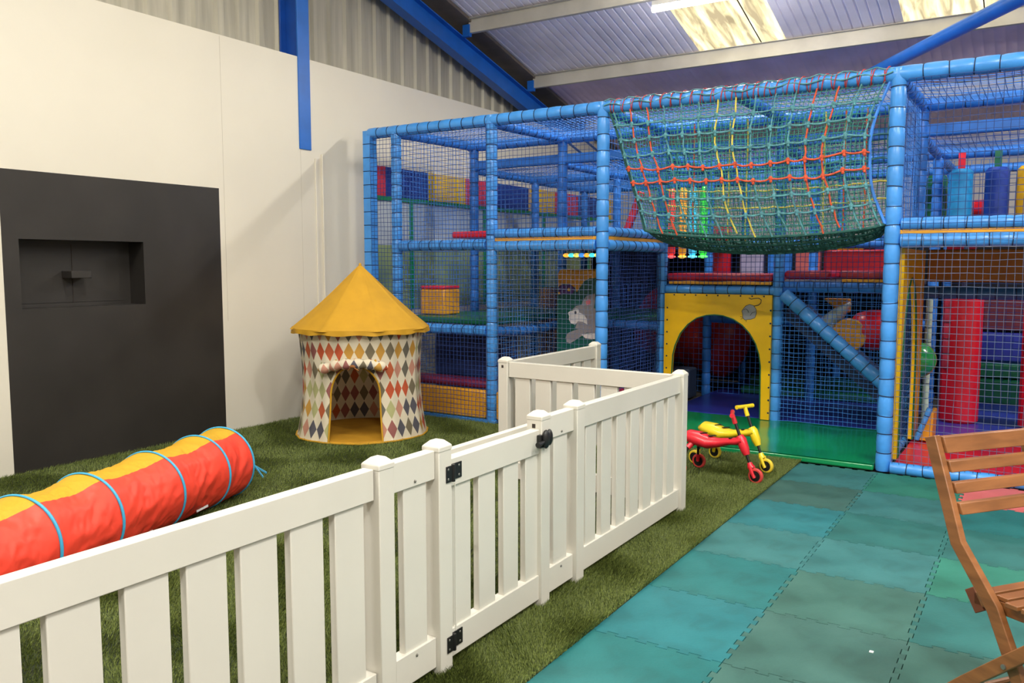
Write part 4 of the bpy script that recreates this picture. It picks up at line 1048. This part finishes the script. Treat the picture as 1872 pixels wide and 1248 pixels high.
# ================================================================== TRICYCLES
def trike(origin, heading, body, wheel, turn, label):
    """origin = ground point under the front wheel; heading = direction it faces"""
    h = Vector((math.cos(heading), math.sin(heading), 0)); s = Vector((-h.y, h.x, 0)); O = Vector((origin[0], origin[1], 0))
    W = lambda f, l, z: tuple(O + h * f + s * l + Vector((0, 0, z)))
    t = thing('ride_on_trike', label, 'tricycle', (origin[0], origin[1], .02), 'three wheeled ride-ons')
    # seat/body spine
    g = G()
    pts = [W(-.56, 0, .262), (W(-.52, 0, .272)), W(-.44, 0, .262), W(-.36, 0, .245), W(-.28, 0, .255), W(-.20, 0, .275), W(-.14, 0, .285), W(-.10, 0, .30)]
    g.tube(pts, [.035, .072, .084, .074, .052, .040, .044, .040], 18, sq=.62, up=(0, 0, 1)); g.build('seat', body, t)
    g = G()
    for f, z in ((-.42, .306), (-.35, .296), (-.19, .303)): g.obox(W(f, -.028, z), W(f + .025, .028, z), tuple(h), .022, .004)
    g.build('black_grip_pads', M_blackp, t)
    # head tube and fork
    g = G().tube([W(-.13, 0, .325), W(-.115, 0, .30), W(-.085, 0, .235), W(-.07, 0, .20)], [.026, .036, .032, .022], 14); g.build('head_tube', body, t)
    G().tube([W(-.165, 0, .42), W(-.12, 0, .31)], .011, 10).build('stem', M_blackp, t)
    g = G().tube([W(-.185, 0, .468), W(-.162, 0, .405)], [.014, .017], 12)
    cs, sn = math.cos(turn), math.sin(turn)
    g.tube([W(-.187 - sn * q, cs * q, .472) for q in (-.085, -.03, .03, .085)], [.0155, .014, .014, .0155], 12); g.build('handlebar', body, t)
    G().tube([W(-.075, 0, .21), W(-.045, 0, .135)], .010, 10).build('stem', M_blackp, t)
    g = G()
    g.tube([W(-.05, 0, .15), W(-.035, 0, .115)], [.016, .026], 12)
    for l in (-.022, .022): g.tube([W(-.035, l, .125), W(-.018, l, .085), W(0, l, .052)], [.014, .012, .011], 10)
    g.build('fork', body, t)
    def wheel_(f, l, r=.052):
        w = G(); cpt = O + h * f + s * l + Vector((0, 0, r + .012))
        w.tube([tuple(cpt - s * .012), tuple(cpt - s * .008), tuple(cpt + s * .008), tuple(cpt + s * .012)], [r * .9, r, r, r * .9], 28); o = w.build('wheel', wheel, t)
        k = G().tube([tuple(cpt - s * .0135), tuple(cpt + s * .0135)], r * .70, 24); k.build('hub', M_blackp, o)
        k = G().tube([tuple(cpt - s * .017), tuple(cpt + s * .017)], .008, 10); k.build('axle', M_steel, o)
    wheel_(0, 0)
    for l in (-1, 1):
        g = G().tube([W(-.46, l * .03, .245), W(-.49, l * .075, .20)], [.022, .020], 12); g.build('leg_socket', body, t)
        G().tube([W(-.488, l * .072, .205), W(-.51, l * .11, .10)], .010, 10).build('rear_leg', M_blackp, t)
        g = G().tube([W(-.505, l * .105, .12), W(-.515, l * .115, .066)], [.015, .012], 10); g.build('rear_fork', body, t)
        wheel_(-.515, l * .135)
    return t
M_ry = mat('yellow plastic', (246, 216, 40), .3, var=.02, coat=.3); M_rr = mat('red plastic', (226, 40, 56), .3, var=.02, coat=.3)
hd = math.radians(-14)
trike((-1.62, 5.93), hd, M_ry, mat('yellow tyre', (238, 208, 60), .45), -.2, 'yellow three wheeled ride-on trike with T handlebar, nearer the green mat')
trike((-1.60, 5.60), math.radians(-10), M_rr, mat('red tyre', (216, 70, 66), .45), .45, 'red three wheeled ride-on trike half hidden by the fence corner post')

# ================================================================== CHAIR
A0 = Vector((-.3045, 3.1632, 0)); sd = Vector((.60876, .79335, 0)); dd_ = Vector((.79335, -.60876, 0))
K = lambda a, z, l=0: tuple(A0 + dd_ * a + sd * l + Vector((0, 0, z)))
def woodm():
    m = mat('acacia wood', (120, 74, 38), .42, c2=(150, 96, 54), scale=5, stretch=(1, 1, 6), coat=.15)
    return m
M_wood = woodm(); M_wood2 = mat('dark acacia wood', (120, 64, 40), .5, var=.1, scale=6)
ch = thing('folding_chair', 'slatted brown wooden folding chair at the right edge on the teal mats', 'chair', tuple(A0 + dd_ * .25 + sd * .22))
WC = .46
def member(g, pts, w, th, l):
    """flat bar through (a,z) points, w in-plane width, th thickness, at lateral l"""
    n = len(pts); L_ = []; R_ = []
    for i, p in enumerate(pts):
        a = Vector(pts[max(0, i - 1)]); b = Vector(pts[min(n - 1, i + 1)]); d = (b - a).normalized(); nn = Vector((-d.y, d.x))
        if 0 < i < n - 1:
            d1 = (Vector(p) - a).normalized(); n1 = Vector((-d1.y, d1.x)); k = 1 / max(.5, nn.dot(n1))
        else: k = 1
        q = Vector(p); L_.append(q + nn * (w / 2 * k)); R_.append(q - nn * (w / 2 * k))
    poly = [tuple(q) for q in L_] + [tuple(q) for q in reversed(R_)]
    g.prism(poly, lambda a, b, t: K(a, b, l + t), 0, th)
LEG = [(-.006, .908), (.110, .570), (.275, .368), (.60, -.0)]
LEG = [(-.006, .908), (.118, .572), (.40, .004)]
# rear post continues straight below the bend
LEG = [(-.006, .910), (.118, .570), (.262, .408), (.345, .245), (.468, .002)]
LEG = [(-.006, .910), (.120, .572), (.268, .400), (.352, .235), (.470, .004)]
for l, nm in ((0, 'back_leg_post'), (WC - .026, 'back_leg_post')):
    g = G(); member(g, [(-.006, .910), (.120, .572), (.468, .003)] if False else LEG, .046, .026, l); g.build(nm, M_wood, ch, bevel=.003)
for zt_, zb_, a in ((.915, .859, .020), (.836, .797, .048), (.767, .730, .074), (.703, .664, .099)):
    pt = [(a - .006 + .03 * 0, zt_), (a + .012, zt_ - .002), (a + .012 + (zt_ - zb_) * .36, zb_), (a - .006 + (zt_ - zb_) * .36, zb_)]
    g = G().prism([(p[0] - .004, p[1]) for p in pt], lambda x, z, t: K(x, z, t), .026, WC - .026); g.build('back_slat', M_wood, ch, bevel=.003)
# crossing leg
for l in (-.028, WC + .002):
    g = G(); member(g, [(.075, .003), (.20, .127), (.345, .262), (.47, .375), (.60, .40)][:4], .044, .024, l); g.build('front_leg_bar', M_wood, ch, bevel=.003)
# seat rails and slats
for l in (.030, WC - .056):
    g = G(); member(g, [(.175, .400), (.62, .418)], .042, .024, l); g.build('seat_rail', M_wood, ch, bevel=.003)
    g = G(); member(g, [(.155, .425), (.20, .36)], .04, .02, l); g.build('rail_end', M_wood2, ch, bevel=.002)
for i in range(8):
    a = .20 + i * .056
    g = G().prism([(a, .424 + .0008 * i), (a + .044, .4258 + .0008 * i), (a + .044, .442 + .0008 * i), (a, .4402 + .0008 * i)], lambda x, z, t: K(x, z, t), .03 if i < 2 else -.0, WC - .03 if i < 2 else WC)
    g.build('seat_slat', M_wood, ch, bevel=.003)
g = G().tube([K(.345, .25, -.034), K(.345, .25, -.026)], .008, 10).tube([K(.345, .25, -.026), K(.345, .25, WC + .02)], .004, 8); g.build('pivot_bolt', M_steel, ch)
g = G().tube([K(.10, .03, -.0), K(.10, .03, WC)], .011, 8); g.build('cross_bar', M_wood, ch)
g = G().tube([K(.44, .06, 0), K(.44, .06, WC)], .011, 8); g.build('cross_bar', M_wood, ch)
# small chip of litter on the mat
tag(G().box(-.505, -.49, 3.37, 3.385, .0, .003).build('paper_chip', M_white), 'tiny pale paper chip lying on the teal mats', 'litter')
